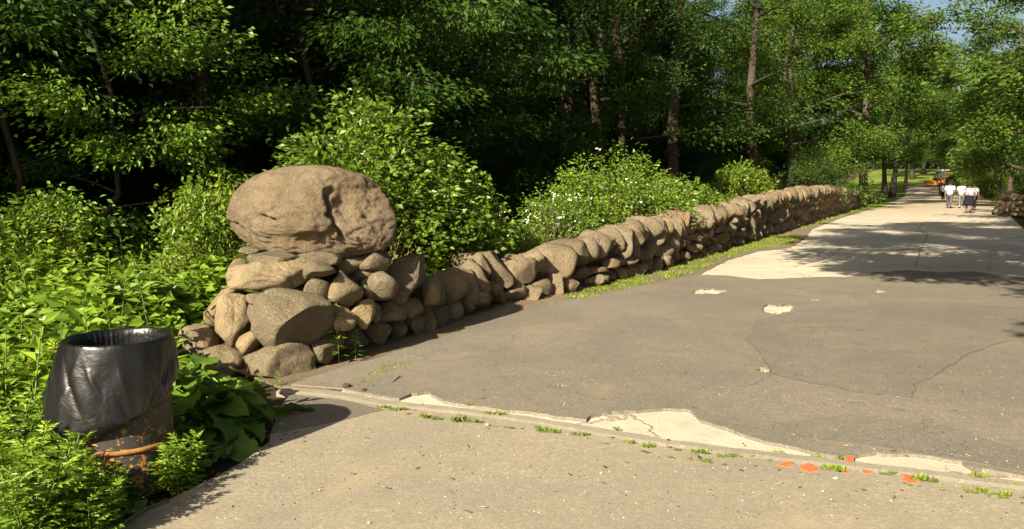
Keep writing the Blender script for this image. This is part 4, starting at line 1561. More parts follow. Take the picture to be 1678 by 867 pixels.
grass_patch(poly, 1300, 0.035, 73, 'moss and tiny weeds in the joint near the pier')
poly = [gp(750, 555), gp(800, 540), gp(795, 533), gp(745, 547)]
grass_patch(poly, 250, 0.03, 74, 'thin weeds on the paving below the low wall')
for i, (px, py, w) in enumerate(((625, 667, 22), (700, 683, 24), (760, 690, 26), (812, 680, 14), (765, 665, 12), (900, 706, 20), (950, 713, 14), (1040, 727, 16), (1110, 741, 10))):
    pass


def make_tuft(seed, h, spread, nl):
    r = np.random.default_rng(seed)
    P = r.uniform(-1, 1, size=(nl, 3)) * [spread, spread * 0.45, 0]
    D = r.normal(size=(nl, 3)) * [0.9, 0.9, 0.2] + [0, 0, 0.7]
    L = h * r.uniform(0.5, 1.1, nl)
    V, F = leaves(P, D, r.normal(size=(nl, 3)) * .5 + [0, 0, .6], L, L * r.uniform(0.12, 0.4, nl))
    me = np_mesh('grass_tuft', V, F, np.repeat(r.random(nl), 2))
    me.materials.append(M_WEED)
    return me


TUFT = [make_tuft(500 + i, 0.042, 0.032 + 0.02 * (i % 3), 60) for i in range(5)]
TUFTS = [(545, 640, 0.7), (628, 668, 1.1), (650, 672, 0.9), (695, 684, 1.2), (715, 687, 0.9), (752, 690, 1.3), (778, 692, 1.1), (812, 680, 1.0), (768, 664, 0.8), (790, 654, 0.6), (888, 706, 1.3), (905, 708, 1.0), (950, 713, 1.2),
         (1030, 726, 0.9), (1062, 731, 1.0), (1110, 738, 0.9), (1148, 742, 0.9), (1190, 748, 1.0), (1232, 748, 0.6), (1338, 749, 0.8), (1380, 753, 0.9), (1368, 770, 1.2), (1455, 777, 1.1), (1505, 786, 1.2),
         (1528, 788, 0.8), (1605, 783, 1.2), (1660, 795, 0.9), (1600, 806, 1.2), (1645, 812, 1.3), (880, 700, 0.6), (1010, 703, 0.6), (950, 655, 0.5), (1275, 741, 0.7)]
for _i in range(44):
    _px = 640 + 1040 * rw_.random() ** 0.9
    _py = interp(_px, KERB_FAR) + rw_.choice((13, 15, 17, 1)) * (0.75 if _px < 900 else 1.0)
    TUFTS.append((_px, _py, rw_.uniform(0.2, 0.5)))
for i, (px, py, sc) in enumerate(TUFTS):
    o = link('grass_tuft', TUFT[i % 5])
    if i in (0, 2, 3):
        TUFT[i].materials[0] = M_GRASS
    g = gp(px, py, 0.05)
    o.location = g
    sc *= rw_.uniform(0.6, 1.05)
    o.scale = (sc, sc * rw_.uniform(0.7, 1.3), sc)
    o.rotation_euler = (0, 0, -0.25 + rw_.uniform(-.3, .3))
    tag(o, 'small green grass tuft rooted in the joint along the kerb', 'grass tuft', 'grass tufts along the kerb')
# broadleaf seedlings at the foot of the pier and the wall
for i, (px, py, sc, lab) in enumerate(((531, 603, 0.55, 'thin leafy seedling against the pier corner stone'), (556, 602, 0.65, 'tallest leafy seedling at the shaded foot of the pier'), (583, 595, 0.42, 'short leafy seedling at the foot of the pier, rightmost of three'),
                                       (800, 514, 0.2, 'small weed at the foot of the low wall near its start'), (845, 498, 0.22, 'low weed where the grass strip begins'), (935, 480, 0.35, 'bushy weed at the wall foot where the strip widens'),
                                       (880, 490, 0.25, 'weed at the wall foot left of the bushy weed'), (995, 468, 0.25, 'weed at the wall foot in the middle of the strip'), (455, 640, 0.2, 'pale green seedling on the front edge by the kerb end'),
                                       (425, 642, 0.22, 'yellow green seedling below the front pier stone'), (1035, 455, 0.3, 'weed in the grass below the reddish stones'))):
    g = gp(px, py)
    put_weed('broad', g.x, g.y, rw_.uniform(0, 6.28), sc, lab, None, 'seedling', 0.03)
#@@THINGS
# ------------------------------------------------------------------ drum and bag
def m_drum():
    t = NT('painted_rusty_steel')
    p = t.n('ShaderNodeTexCoord').outputs['Object']
    sep = t.n('ShaderNodeSeparateXYZ', Vector=p)
    n1 = t.noise(p, 15, 6, 0.7, 0.4)
    n2 = t.noise(p, 45, 5, 0.7)
    n3 = t.noise(p, 3, 3)
    f = t.math('ADD', t.math('MULTIPLY', n1, 0.6), t.math('MULTIPLY', n2, 0.4))
    # paint has come off most low down and on the hoop
    low = t.n('ShaderNodeMapRange', Value=sep.outputs['Z'], i1=0.75, i2=0.0, i3=0.0, i4=0.045).outputs[0]
    mask = t.bw(t.math('ADD', f, low), 0.570, 0.588)
    rust = t.ramp(n2, [(0.3, (0.22, 0.09, 0.02)), (0.55, (0.42, 0.20, 0.03)), (0.75, (0.52, 0.30, 0.05))])
    paint = t.mix(n3, (0.028, 0.026, 0.023), (0.055, 0.05, 0.043))
    c = t.mix(mask, paint, rust)
    return t.fin(c, t.math('ADD', 0.5, t.math('MULTIPLY', mask, 0.35)), t.bump(t.math('SUBTRACT', n2, mask), 0.4, 0.006), 0.35)


M_DRUM = m_drum()


def m_hoop():
    t = NT('rusty_hoop')
    p = t.pos()
    n1 = t.noise(p, 16, 5, 0.7)
    c = t.ramp(n1, [(0.35, (0.07, 0.055, 0.04)), (0.5, (0.25, 0.115, 0.03)), (0.7, (0.40, 0.21, 0.045))])
    return t.fin(c, 0.8, t.bump(n1, 0.4, 0.005), 0.25)


M_HOOP = m_hoop()


def m_bag():
    t = NT('black_bin_liner')
    p = t.n('ShaderNodeTexCoord').outputs['Object']
    n1 = t.noise(p, 7, 5, 0.6, 1.2)
    n2 = t.noise(p, 28, 4, 0.6, 0.8)
    h = t.math('ADD', t.math('MULTIPLY', n1, 0.7), t.math('MULTIPLY', n2, 0.15))
    return t.fin((0.007, 0.007, 0.0075), 0.31, t.bump(h, 0.28, 0.03), 0.5)


M_BAG = m_bag()
DX, DY = -2.227, 4.42
drum = thing('steel_drum', (DX, DY, 0.0), 0.3, 'dark steel drum with peeling paint and orange rust used as a litter bin', 'drum')
prof = [(0.0, 0.0), (0.275, 0.0), (0.288, 0.012), (0.285, 0.03), (0.285, 0.29), (0.285, 0.58), (0.285, 0.86), (0.292, 0.872), (0.292, 0.886), (0.28, 0.886), (0.278, 0.85), (0.278, 0.06), (0.0, 0.05)]
link('body', np_mesh('body', *lathe(prof, 64), smooth=True), M_DRUM, drum)
for z in (0.29, 0.57):
    pr = [(0.284, z - 0.016), (0.294, z - 0.011), (0.300, z), (0.294, z + 0.011), (0.284, z + 0.016)]
    link('hoop', np_mesh('hoop', *lathe(pr, 64), smooth=True), M_HOOP, drum)
pr = [(0.288, 0.868), (0.298, 0.874), (0.300, 0.882), (0.296, 0.890), (0.284, 0.890)]
link('rim', np_mesh('rim', *lathe(pr, 64), smooth=True), M_HOOP, drum)

drum.scale = (0.925, 0.925, 0.962)
bag = thing('garbage_bag', (DX, DY, 0.0), 0, 'black plastic garbage bag lining the drum and folded out over its rim', 'garbage bag')
SEG, RO = 300, 60
V, F = [], []
rb = np.random.default_rng(3)
pleat = [(rb.integers(5, 40), rb.uniform(0, 6.28), rb.uniform(0.3, 1.0)) for _ in range(14)]
creases = [(rb.uniform(0, 6.28), rb.uniform(-0.9, 0.9), rb.uniform(0.03, 0.10), rb.uniform(-0.014, 0.015), rb.uniform(0.1, 0.9)) for _ in range(60)]
Z0 = 0.868
for k in range(SEG):
    a = 2 * math.pi * k / SEG
    ca, sa = math.cos(a), math.sin(a)
    # how far the skirt hangs down and flares, seen from the camera: the left side hangs lower and flares out
    left = 0.5 - 0.5 * ca
    front = 0.5 - 0.5 * sa
    length = 0.125 + 0.31 * front + 0.06 * left + 0.012 * noise.noise(Vector((ca * 4, sa * 4, 1))) + 0.05 * noise.noise(Vector((ca * 1.3, sa * 1.3, 8)))
    flare = 0.008 + 0.105 * left ** 1.2 + 0.02 * noise.noise(Vector((ca * 2, sa * 2, 3)))
    for i in range(RO):
        f = i / (RO - 1)                                  # 0 bottom inside ... 1 hem outside
        if f < 0.40:                                      # inside of the drum
            q = f / 0.40
            z = 0.42 + (Z0 - 0.42) * q
            r = 0.240 + 0.02 * q
            w = 0.0
            for (m_, ph, am) in pleat[:8]:
                w += am * math.sin(m_ * a + ph)
            r -= 0.010 * abs(w) * (0.25 + 1.1 * abs(noise.noise(Vector((ca * 2.5, sa * 2.5, 4))))) * (0.55 + 0.45 * q) * (1 - 0.6 * q ** 6) + 0.008
        elif f < 0.50:                                    # rolled over the rim
            q = (f - 0.40) / 0.10
            th = math.pi * (1 - q)
            r = 0.272 + 0.013 * math.cos(th) + 0.003 * noise.noise(Vector((ca * 9, sa * 9, q)))
            z = Z0 + 0.011 * math.sin(th) + 0.006 * noise.noise(Vector((ca * 3, sa * 3, 5)))
        else:
            q = (f - 0.50) / 0.50
            z = Z0 - length * q
            r = 0.286 + flare * q ** 0.9 + 0.006 * math.sin(math.pi * min(1, q))
            w = 0.0
            for (m_, ph, am) in pleat:
                w += am * math.sin((m_ * 0.55) * a + ph) if m_ % 2 else 0.7 * am * abs(math.sin(m_ * 0.3 * a + ph))
            r += 0.0026 * w * (0.08 + 0.92 * q) * (1 - 0.3 * q)
            for (ca_, sl_, wd, am, qq) in creases:        # slanting folds
                da = (a - ca_ - sl_ * (q - qq) + math.pi) % (2 * math.pi) - math.pi
                r += min(1, q * 2.2 + 0.12) * am * math.exp(-abs(da / wd) ** 1.15) * math.exp(-((q - qq) / 0.30) ** 2)
            r += 0.008 * noise.noise(Vector((ca * 4, sa * 4, z * 5))) * min(1, q * 4)
            if q > 0.93:
                r -= 0.012 * (q - 0.93) / 0.07
            r = max(r, 0.281)
        V.append((r * ca, r * sa, z))
for k in range(SEG):
    k2 = (k + 1) % SEG
    for i in range(RO - 1):
        F.append((k * RO + i, k2 * RO + i, k2 * RO + i + 1, k * RO + i + 1))
link('liner', np_mesh('liner', V, np.array(F)[:, ::-1], smooth=True), M_BAG, bag)
# the rubbish bottom of the sack, inside
pr = [(0.0, 0.40), (0.12, 0.395), (0.22, 0.41), (0.25, 0.44)]
link('sack_bottom', np_mesh('sack_bottom', *lathe(pr, 40), smooth=True), M_BAG, bag)

# ------------------------------------------------------------------ paint marks
M_PAINT = NT('orange_spray_paint')
_p = M_PAINT.pos()
_n = M_PAINT.noise(_p, 60, 4, 0.7)
M_PAINT = M_PAINT.fin(M_PAINT.mix(M_PAINT.bw(_n, 0.35, 0.6), (0.62, 0.10, 0.035), (0.80, 0.15, 0.055)), 0.8, None, 0.2)
MARKS = [
    ([(1272, 774), (1290, 767), (1302, 768), (1299, 774), (1288, 775), (1301, 779), (1286, 779)], 0.0495, 'leftmost orange arrow of spray paint on the path by the kerb'),
    ([(1310, 776), (1323, 770), (1336, 769), (1334, 775), (1342, 783), (1326, 786), (1312, 781)], 0.0495, 'second orange arrow of spray paint from the left on the path'),
    ([(1384, 768), (1391, 762), (1399, 764), (1399, 771), (1391, 774)], 0.0615, "orange paint spot on top of the kerb"),
    ([(1362, 774), (1372, 772), (1370, 778), (1363, 778)], 0.0495, 'small orange paint dab on the path left of the kerb spot'),
    ([(1384, 777), (1400, 774), (1405, 779), (1391, 781)], 0.0495, 'orange paint dab right below the kerb spot'),
    ([(1380, 787), (1388, 784), (1392, 787), (1386, 790)], 0.0495, 'lowest small orange paint dot on the path'),
    ([(1411, 783), (1421, 779), (1428, 785), (1418, 788)], 0.0495, 'orange paint dab between the dots and the right arrow'),
    ([(1464, 788), (1482, 787), (1496, 791), (1492, 796), (1504, 803), (1488, 805), (1474, 799), (1482, 795)], 0.0495, 'rightmost orange arrow of spray paint on the path'),
]
for pts, z, lab in MARKS:
    P = [gp(*q) for q in pts]
    o = sheet('paint_mark', rough_line(P + [P[0]], 0.014, 0.022, len(lab))[:-1], [], z, 0.003, M_PAINT, None, None)
    tag(o, lab, 'paint mark')

# ------------------------------------------------------------------ lamp post
M_BLACK = m_plain('black_iron', (0.012, 0.014, 0.013), 0.45, 0.4)
M_LGLASS = m_plain('milky_lamp_glass', (0.55, 0.58, 0.58), 0.25, 0.5, 0, 0.05)
lp = hit(1638, 328)
lamp = thing('street_lamp', lp, 0, 'slim black park lamp post with a pale lantern at the right', 'street lamp')
k = lp.y / FPX
LH_ = 64 * k
link('pole', np_mesh('pole', *lathe([(0.13, 0), (0.13, 0.12), (0.10, 0.2), (0.085, 0.9), (0.06, 1.0), (0.055, LH_ * 0.62), (0.09, LH_ * 0.635), (0.05, LH_ * 0.66)], 14), smooth=True), M_BLACK, lamp)
link('lantern', np_mesh('lantern', *lathe([(0.07, LH_ * 0.66), (0.15, LH_ * 0.70), (0.17, LH_ * 0.86), (0.13, LH_ * 0.93)], 14), smooth=True), M_LGLASS, lamp)
link('lantern_cap', np_mesh('lantern_cap', *lathe([(0.19, LH_ * 0.925), (0.15, LH_ * 0.96), (0.04, LH_ * 0.985), (0.02, LH_ * 1.01), (0.0, LH_ * 1.015)], 14), smooth=True), M_BLACK, lamp)

# ------------------------------------------------------------------ tractor
M_ORANGE = m_plain('orange_machine_paint', (0.45, 0.11, 0.025), 0.5, 0.3, 0, 0.08)
M_YEL = m_plain('yellow_machine_paint', (0.50, 0.22, 0.03), 0.55, 0.4, 0, 0.1)
M_CREAM = m_plain('cream_roof', (0.72, 0.62, 0.45), 0.4)
M_TYRE = m_plain('black_tyre', (0.02, 0.02, 0.02), 0.8)
M_RIM = m_plain('grey_rim', (0.45, 0.42, 0.38), 0.5)
M_GLASS = NT('cab_glass')
M_GLASS.set(M_GLASS.b.inputs['Transmission Weight'], 0.85)
M_GLASS = M_GLASS.fin((0.35, 0.55, 0.42), 0.05, None, 0.5)
M_DARKM = m_plain('dark_machine_parts', (0.04, 0.038, 0.035), 0.6)
tpz = hit(1540, 305)
tr = thing('tractor', tpz, -0.85, 'small orange tractor with a glazed cab and yellow front blade far down the road', 'tractor')
tr.scale = (0.98, 0.98, 0.98)


def tpart(name, args, m, bv=0.04, par=None):
    return link(name, bevel_box_mesh(name, *args, bv), m, par or tr)


# front is -Y
tpart('hood', (-0.42, 0.42, -1.75, -0.1, 0.75, 1.32), M_ORANGE, 0.10)
tpart('grille', (-0.30, 0.30, -1.80, -1.74, 0.80, 1.20), M_DARKM, 0.01)
for sx in (-1, 1):
    tpart('headlight', (sx * 0.26 - 0.09, sx * 0.26 + 0.09, -1.785, -1.735, 1.20, 1.29), M_CREAM, 0.01)
tpart('chassis', (-0.28, 0.28, -1.6, 1.2, 0.45, 0.78), M_DARKM, 0.03)
tpart('cab_floor', (-0.72, 0.72, -0.1, 1.15, 0.78, 0.92), M_ORANGE, 0.03)
for sx in (-1, 1):
    for y in (-0.04, 1.08):
        link('cab_post', np_mesh('cab_post', *tube([(sx * 0.70, y, 0.9), (sx * 0.66, y * 0.96, 2.26)], 0.045, 6), smooth=True), M_ORANGE, tr)
    tpart('side_window', (sx * 0.685 - 0.008, sx * 0.685 + 0.008, 0.03, 1.02, 0.98, 2.20), M_GLASS, 0)
    tpart('fender', (sx * 0.92 - 0.22, sx * 0.92 + 0.22, 0.15, 1.25, 1.38, 1.46), M_ORANGE, 0.03)
tpart('windscreen', (-0.63, 0.63, -0.055, -0.04, 1.0, 2.20), M_GLASS, 0)
tpart('rear_window', (-0.63, 0.63, 1.07, 1.085, 1.0, 2.20), M_GLASS, 0)
tpart('roof', (-0.82, 0.82, -0.22, 1.25, 2.26, 2.46), M_CREAM, 0.07)
tpart('seat', (-0.28, 0.28, 0.45, 0.95, 0.92, 1.25), M_DARKM, 0.05)
tpart('seat_back', (-0.28, 0.28, 0.85, 0.98, 1.2, 1.75), M_DARKM, 0.04)
link('steering_wheel', np_mesh('steering_wheel', *tube([(0.2 * math.cos(a), 0.12 + 0.1 * math.sin(a), 1.45 + 0.17 * math.sin(a)) for a in np.linspace(0, 6.283, 13)], 0.018, 5), smooth=True), M_DARKM, tr)
link('exhaust_pipe', np_mesh('exhaust_pipe', *tube([(0.34, -0.7, 1.25), (0.34, -0.7, 2.1)], 0.04, 8), smooth=True), M_DARKM, tr)
for (x, y, r0, w) in ((-0.92, 0.72, 0.72, 0.36), (0.92, 0.72, 0.72, 0.36), (-0.72, -1.2, 0.42, 0.24), (0.72, -1.2, 0.42, 0.24)):
    wh = bpy.data.objects.new('wheel', None)
    COL.objects.link(wh)
    wh.parent = tr
    wh.location = (x, y, r0)
    wh.rotation_euler = (0, R(90), 0)
    pr = [(r0 * 0.55, -w * .5), (r0 * 0.92, -w * .5), (r0, -w * .35), (r0, w * .35), (r0 * 0.92, w * .5), (r0 * 0.55, w * .5)]
    link('tyre', np_mesh('tyre', *lathe(pr, 24), smooth=True), M_TYRE, wh)
    pr = [(0.0, -w * .3), (r0 * 0.45, -w * .3), (r0 * .56, -w * .46), (r0 * .56, w * .46), (r0 * .45, w * .3), (0.0, w * .3)]
    link('rim', np_mesh('rim', *lathe(pr, 24), smooth=True), M_RIM, wh)
# front blade
bv_, bf_ = [], []
for i in range(9):
    a = -0.7 + 1.4 * i / 8
    for j, x in enumerate((-1.45, 1.45)):
        for dpt in (0.0, 0.05):
            bv_.append((x, -2.35 + 0.35 * (1 - math.cos(a)) * -1 + dpt + 0.12, 0.12 + 0.72 * i / 8))
for i in range(8):
    b = i * 4
    for q in ((0, 2, 6, 4), (1, 5, 7, 3), (0, 4, 5, 1), (2, 3, 7, 6)):
        bf_.append([b + x for x in q])
bf_ += [[0, 1, 3, 2], [32, 34, 35, 33]]
link('blade', np_mesh('blade', bv_, bf_), M_YEL, tr)
for sx in (-1, 1):
    link('blade_arm', np_mesh('blade_arm', *tube([(sx * 0.36, -1.3, 0.62), (sx * 0.5, -2.18, 0.42)], 0.06, 6), smooth=True), M_ORANGE, tr)

# ------------------------------------------------------------------ people
M_SKIN = m_plain('brown_skin', (0.16, 0.085, 0.05), 0.55, 0.35, 0, 0.08)
M_HAIR = m_plain('black_hair', (0.012, 0.010, 0.009), 0.7)
CLO = {}


def cloth(c):
    if c not in CLO:
        CLO[c] = m_plain('cloth', c, 0.85, 0.15, 0, 0.12, 9)
    return CLO[c]


def skin_obj(name, verts, edges, radii, m, parent, root=0, sub=1):
    me = bpy.data.meshes.new(name)
    me.from_pydata(verts, edges, [])
    o = bpy.data.objects.new(name, me)
    COL.objects.link(o)
    o.parent = parent
    md = o.modifiers.new('skin', 'SKIN')
    md.use_smooth_shade = True
    lay = me.skin_vertices[0].data
    for i, r in enumerate(radii):
        r = r if hasattr(r, '__len__') else (r, r)
        lay[i].radius = r
        lay[i].use_root = (i == root)
    sb = o.modifiers.new('sub', 'SUBSURF')
    sb.levels = sub
    sb.render_levels = sub
    me.materials.append(m)
    return o


def person(px, py, h, face, stride, shirt, trousers, label, skirt=None, sleeve=0.55, legs_bare=False, arms=(0.0, 0.0), shoes=(0.03, 0.03, 0.03), wide=1.0, carry=None):
    """face: direction walked, as an angle over the ground; the body is built looking along +Y"""
    g = hit(px, py)
    o = thing('person', g, face - math.pi / 2, label, 'person', 'people walking away along the road')
    o.scale = (h * wide, h, h)
    s = stride
    V = [(0, 0, .52), (0, .005, .60), (0, .0, .70), (0, -.005, .79), (0, .0, .845), (0, .012, .885), (0, .018, .935), (0, .012, .975), (0, .075, .925)]
    E = [(0, 1), (1, 2), (2, 3), (3, 4), (4, 5), (5, 6), (6, 7), (6, 8)]
    Rr = [(.085, .06), (.075, .055), (.092, .06), (.08, .05), (.033, .033), (.042, .045), (.052, .058), (.04, .045), .010]
    for sx in (-1, 1):                                    # ears
        E.append((6, len(V))); V.append((sx * .058, .01, .93)); Rr.append(.010)
    legs = []
    for sx, f in ((-1, s), (1, -s)):
        b = len(V)
        kn = (sx * .05, .10 * f + .02, .285 + (.015 if f < 0 else 0))
        an = (sx * .048, .19 * f - (.05 if f < 0 else 0), .05 + (.06 if f < 0 else 0))
        toe = (sx * .052, an[1] + .085, .018 + (.02 if f < 0 else 0))
        V += [(sx * .052, .0, .49), kn, an, toe]
        E += [(0, b), (b, b + 1), (b + 1, b + 2), (b + 2, b + 3)]
        Rr += [(.058, .062), (.036, .038), (.022, .024), (.022, .016)]
        legs.append((V[b], kn, an, toe))
    armp = []
    for sx, f, out in ((-1, -s, arms[0]), (1, s, arms[1])):
        b = len(V)
        sh = (sx * .105, -.005, .805)
        el = (sx * (.135 + out * .05), .05 * f - .01 + out * .02, .64)
        wr = (sx * (.135 - out * .02), .14 * f + .03 + out * .13, .50 + out * .12)
        pm = (wr[0], wr[1] + .012, wr[2] - .035)
        V += [sh, el, wr, pm]
        E += [(3, b), (b, b + 1), (b + 1, b + 2), (b + 2, b + 3)]
        Rr += [.036, .026, .017, (.012, .022)]
        for q in range(4):                                # four fingers and a thumb
            fb = len(V)
            y = pm[1] + (q - 1.5) * .011
            l_ = (.030, .036, .034, .026)[q]
            V += [(pm[0], y, pm[2] - .022), (pm[0] - sx * .006, y + .004, pm[2] - .022 - l_)]
            E += [(b + 3, fb), (fb, fb + 1)]
            Rr += [.0055, .0045]
        V.append((pm[0] - sx * .004, pm[1] + .034, pm[2] - .022)); E.append((b + 3, len(V) - 1)); Rr.append(.006)
        armp.append((sh, el, wr))
    skin_obj('body', V, E, Rr, M_SKIN, o)
    # shirt with sleeves
    V = [(0, 0, .50), (0, .003, .60), (0, 0, .70), (0, -.005, .79), (0, .0, .835)]
    E = [(0, 1), (1, 2), (2, 3), (3, 4)]
    Rr = [(.108, .082), (.108, .078), (.112, .078), (.10, .066), (.046, .046)]
    for sh, el, wr in armp:
        b = len(V)
        m_ = tuple(sh[i] + (el[i] - sh[i]) * min(1, sleeve * 1.35) for i in range(3))
        V += [sh, m_]
        E += [(3, b), (b, b + 1)]
        Rr += [.052, .046]
        if sleeve > 0.75:
            V.append(wr); E.append((b + 1, b + 2)); Rr.append(.028)
    skin_obj('shirt', V, E, Rr, shirt, o)
    if skirt:
        pr = [(.105, .60), (.125, .54), (.135, .45), (.145, .33), (.15, .26), (.142, .262), (.0, .40)]
        Vs, Fs = lathe(pr, 26)
        Vs[:, 1] *= 0.72
        w = np.sin(np.arctan2(Vs[:, 1], Vs[:, 0]) * 7) * 0.008 * (0.6 - Vs[:, 2]) / 0.3
        Vs[:, 0] *= 1 + w / 0.13
        link('skirt', np_mesh('skirt', Vs, Fs, smooth=True), skirt, o)
    if trousers:
        V = [(0, 0, .53)]
        E, Rr = [], [(.095, .072)]
        for hp, kn, an, toe in legs:
            b = len(V)
            V += [hp, kn, (an[0], an[1], an[2] + .01)]
            E += [(0, b), (b, b + 1), (b + 1, b + 2)]
            Rr += [(.066, .068), (.050, .052), (.040, .042)]
        skin_obj('trousers', V, E, Rr, trousers, o)
    for hp, kn, an, toe in legs:
        skin_obj('shoe', [(an[0], an[1] - .02, an[2] - .022), (an[0], an[1] + .03, an[2] - .028), (toe[0], toe[1] + .015, toe[2])], [(0, 1), (1, 2)], [(.028, .024), (.028, .02), (.024, .016)], cloth(shoes), o)
    # hair cap
    Vh, Fh = ICO[3]
    Vh = Vh[:, :] * np.array([.062, .068, .058]) + np.array([0, .006, .948])
    keep = ~((Vh[Fh].mean(1)[:, 1] > .035) & (Vh[Fh].mean(1)[:, 2] < .955)) & (Vh[Fh].mean(1)[:, 2] > .905)
    link('hair', np_mesh('hair', Vh, Fh[keep], smooth=True), M_HAIR, o)
    # eyes and mouth
    for sx in (-1, 1):
        Ve, Fe = ICO[2]
        link('eye', np_mesh('eye', Ve * .008 + np.array([sx * .022, .069, .938]), Fe, smooth=True), cloth((0.6, 0.58, 0.55)), o)
    link('mouth', bevel_box_mesh('mouth', -.017, .017, .060, .070, .899, .905, 0.002), cloth((0.20, 0.05, 0.04)), o)
    return o, g


WAY = math.atan2(DR.y, DR.x)
WHITE = cloth((0.78, 0.78, 0.80))
GREY = cloth((0.075, 0.07, 0.075))
LGREY = cloth((0.30, 0.32, 0.35))
NAVY = cloth((0.010, 0.010, 0.016))
DARK = cloth((0.03, 0.025, 0.025))
person(1555, 341.5, 1.68, WAY, 0.8, WHITE, GREY, 'person in a white shirt and grey trousers, left of the nearest walkers', wide=1.12)
person(1574, 341.0, 1.64, WAY + 0.05, -0.9, WHITE, cloth((0.12, 0.115, 0.11)), 'person in a white shirt and light shoes between two walkers', shoes=(0.6, 0.55, 0.5))
person(1586.5, 349.5, 1.60, WAY, 0.5, LGREY, None, 'nearest walker, in a grey top and wide dark skirt', skirt=NAVY, wide=1.2, shoes=(0.02, 0.02, 0.02))
pc, gc = person(1595, 344.5, 1.56, WAY + 0.1, -0.7, cloth((0.34, 0.37, 0.40)), DARK, 'walker in a grey top with a brown bag at the right end of the group', sleeve=0.55)
person(1545, 329, 1.53, WAY, 0.7, LGREY, DARK, 'shorter walker in a pale grey shirt and black trousers ahead on the left')
person(1540.5, 320, 1.72, WAY + 0.2, -0.5, DARK, cloth((0.05, 0.05, 0.06)), 'walker in dark long sleeved clothes ahead of the others', sleeve=1.0)
person(1559, 312, 1.70, WAY - 0.1, 0.6, WHITE, cloth((0.22, 0.24, 0.28)), 'farthest walker, in a white shirt, near the tractor')
# the bag carried at the right end of the group
hb = thing('shoulder_bag', gc + Vector((0.26, -0.06, 0.62)), WAY, 'brown bag hanging at the side of the rightmost walker', 'bag')
link('pouch', bevel_box_mesh('pouch', -0.17, 0.17, -0.07, 0.07, 0.0, 0.30, 0.04), cloth((0.16, 0.06, 0.03)), hb)
link('strap', np_mesh('strap', *tube([(-0.13, 0, 0.27), (-0.10, 0, 0.45), (-0.05, 0.02, 0.66), (0.05, 0.02, 0.66), (0.10, 0, 0.45), (0.13, 0, 0.27)], 0.012, 5), smooth=True), cloth((0.10, 0.04, 0.02)), hb)

# ------------------------------------------------------------------ litter, twigs, chips
def twig(name, pxs, r, label, z=0.055, m=None, cat='twig'):
    pts = [gp(a, b, z + 0.004 * ((i * 7) % 3)) for i, (a, b) in enumerate(pxs)]
    V, F = tube(pts, [r * (1 - 0.5 * i / len(pts)) for i in range(len(pts))], 6)
    o = link(name, np_mesh(name, V, F, smooth=True), m or M_CANE)
    return tag(o, label, cat)


twig('stick', [(192, 868), (205, 856), (222, 843), (243, 832), (262, 825), (272, 818)], 0.010, 'long bent brown stick at the edge of the path below the weeds')
twig('stick', [(640, 628), (648, 622), (656, 616)], 0.006, 'short dark stick lying beside the weedy joint')
twig('stick', [(590, 590), (599, 588), (607, 586)], 0.008, 'pale stick at the foot of the shaded pier face', m=M_BARK2)
twig('stick', [(635, 571), (645, 569), (653, 568)], 0.007, 'reddish stick on the ground below the pier right side', m=M_BARK2)
M_DIRT = m_plain('dark_clod', (0.06, 0.04, 0.03), 0.9)
M_CHIP = m_plain('pale_chip', (0.60, 0.55, 0.45), 0.8)
M_DLEAF = m_plain('dry_leaf', (0.50, 0.28, 0.07), 0.7)


def small_stone(px, py, w, m, label, z=0.05, name='stone_chip', flat=0.4, cat='stone chip', grp=None):
    g = gp(px, py, z)
    V0, F0 = ICO[2]
    o = link(name, np_mesh(name, stone_verts(V0, int(px * 7 + py), cuts=6, rough=0.12), F0, smooth=True), m)
    k = w * g.y / FPX * 0.5
    o.location = g + Vector((0, 0, k * flat * 0.5))
    o.scale = (k, k * 0.8, k * flat)
    o.rotation_euler = (0, 0, px * 1.7)
    return tag(o, label, cat, grp)


small_stone(568, 635, 16, M_DIRT, 'dark clod of earth lying near the kerb end', name='dirt_clod', cat='clod', flat=0.6)
small_stone(596, 641, 11, M_DIRT, 'smaller dark clod beside the weedy joint', name='dirt_clod', cat='clod', flat=0.6)
small_stone(799, 696, 7, M_CHIP, 'white chip lying on the path just below the kerb tufts')
small_stone(1369, 784, 8, M_CHIP, 'white chip among the orange paint marks')
small_stone(1348, 805, 5, M_CHIP, 'tiny white chip on the path below the orange marks')
small_stone(985, 775, 5, M_CHIP, 'white pebble alone in the middle of the path')
small_stone(785, 715, 4, M_CHIP, 'tiny pale pebble on the path under the kerb')
small_stone(490, 670, 6, M_DLEAF, 'orange fleck on the dark asphalt corner')
small_stone(605, 857, 6, M_CHIP, 'pale pebble near the bottom edge of the path')
for i, (px, py, lab) in enumerate(((655, 676, 'yellow dry leaf lying on the kerb'), (700, 681, 'brown dry leaf between the kerb tufts'), (478, 678, 'small dry leaf on the dark corner near the burdock'))):
    g = gp(px, py, 0.078 if i < 2 else 0.056)
    V, F = leaves(np.array([[0, 0, 0.0]]), np.array([[1.0, .3, .05]]), np.array([[0, 0.1, 1.0]]), np.array([0.06]), np.array([0.035]), fold=0.25)
    o = link('dry_leaf', np_mesh('dry_leaf', V, F), M_DLEAF)
    o.location = g
    tag(o, lab, 'dry leaf')
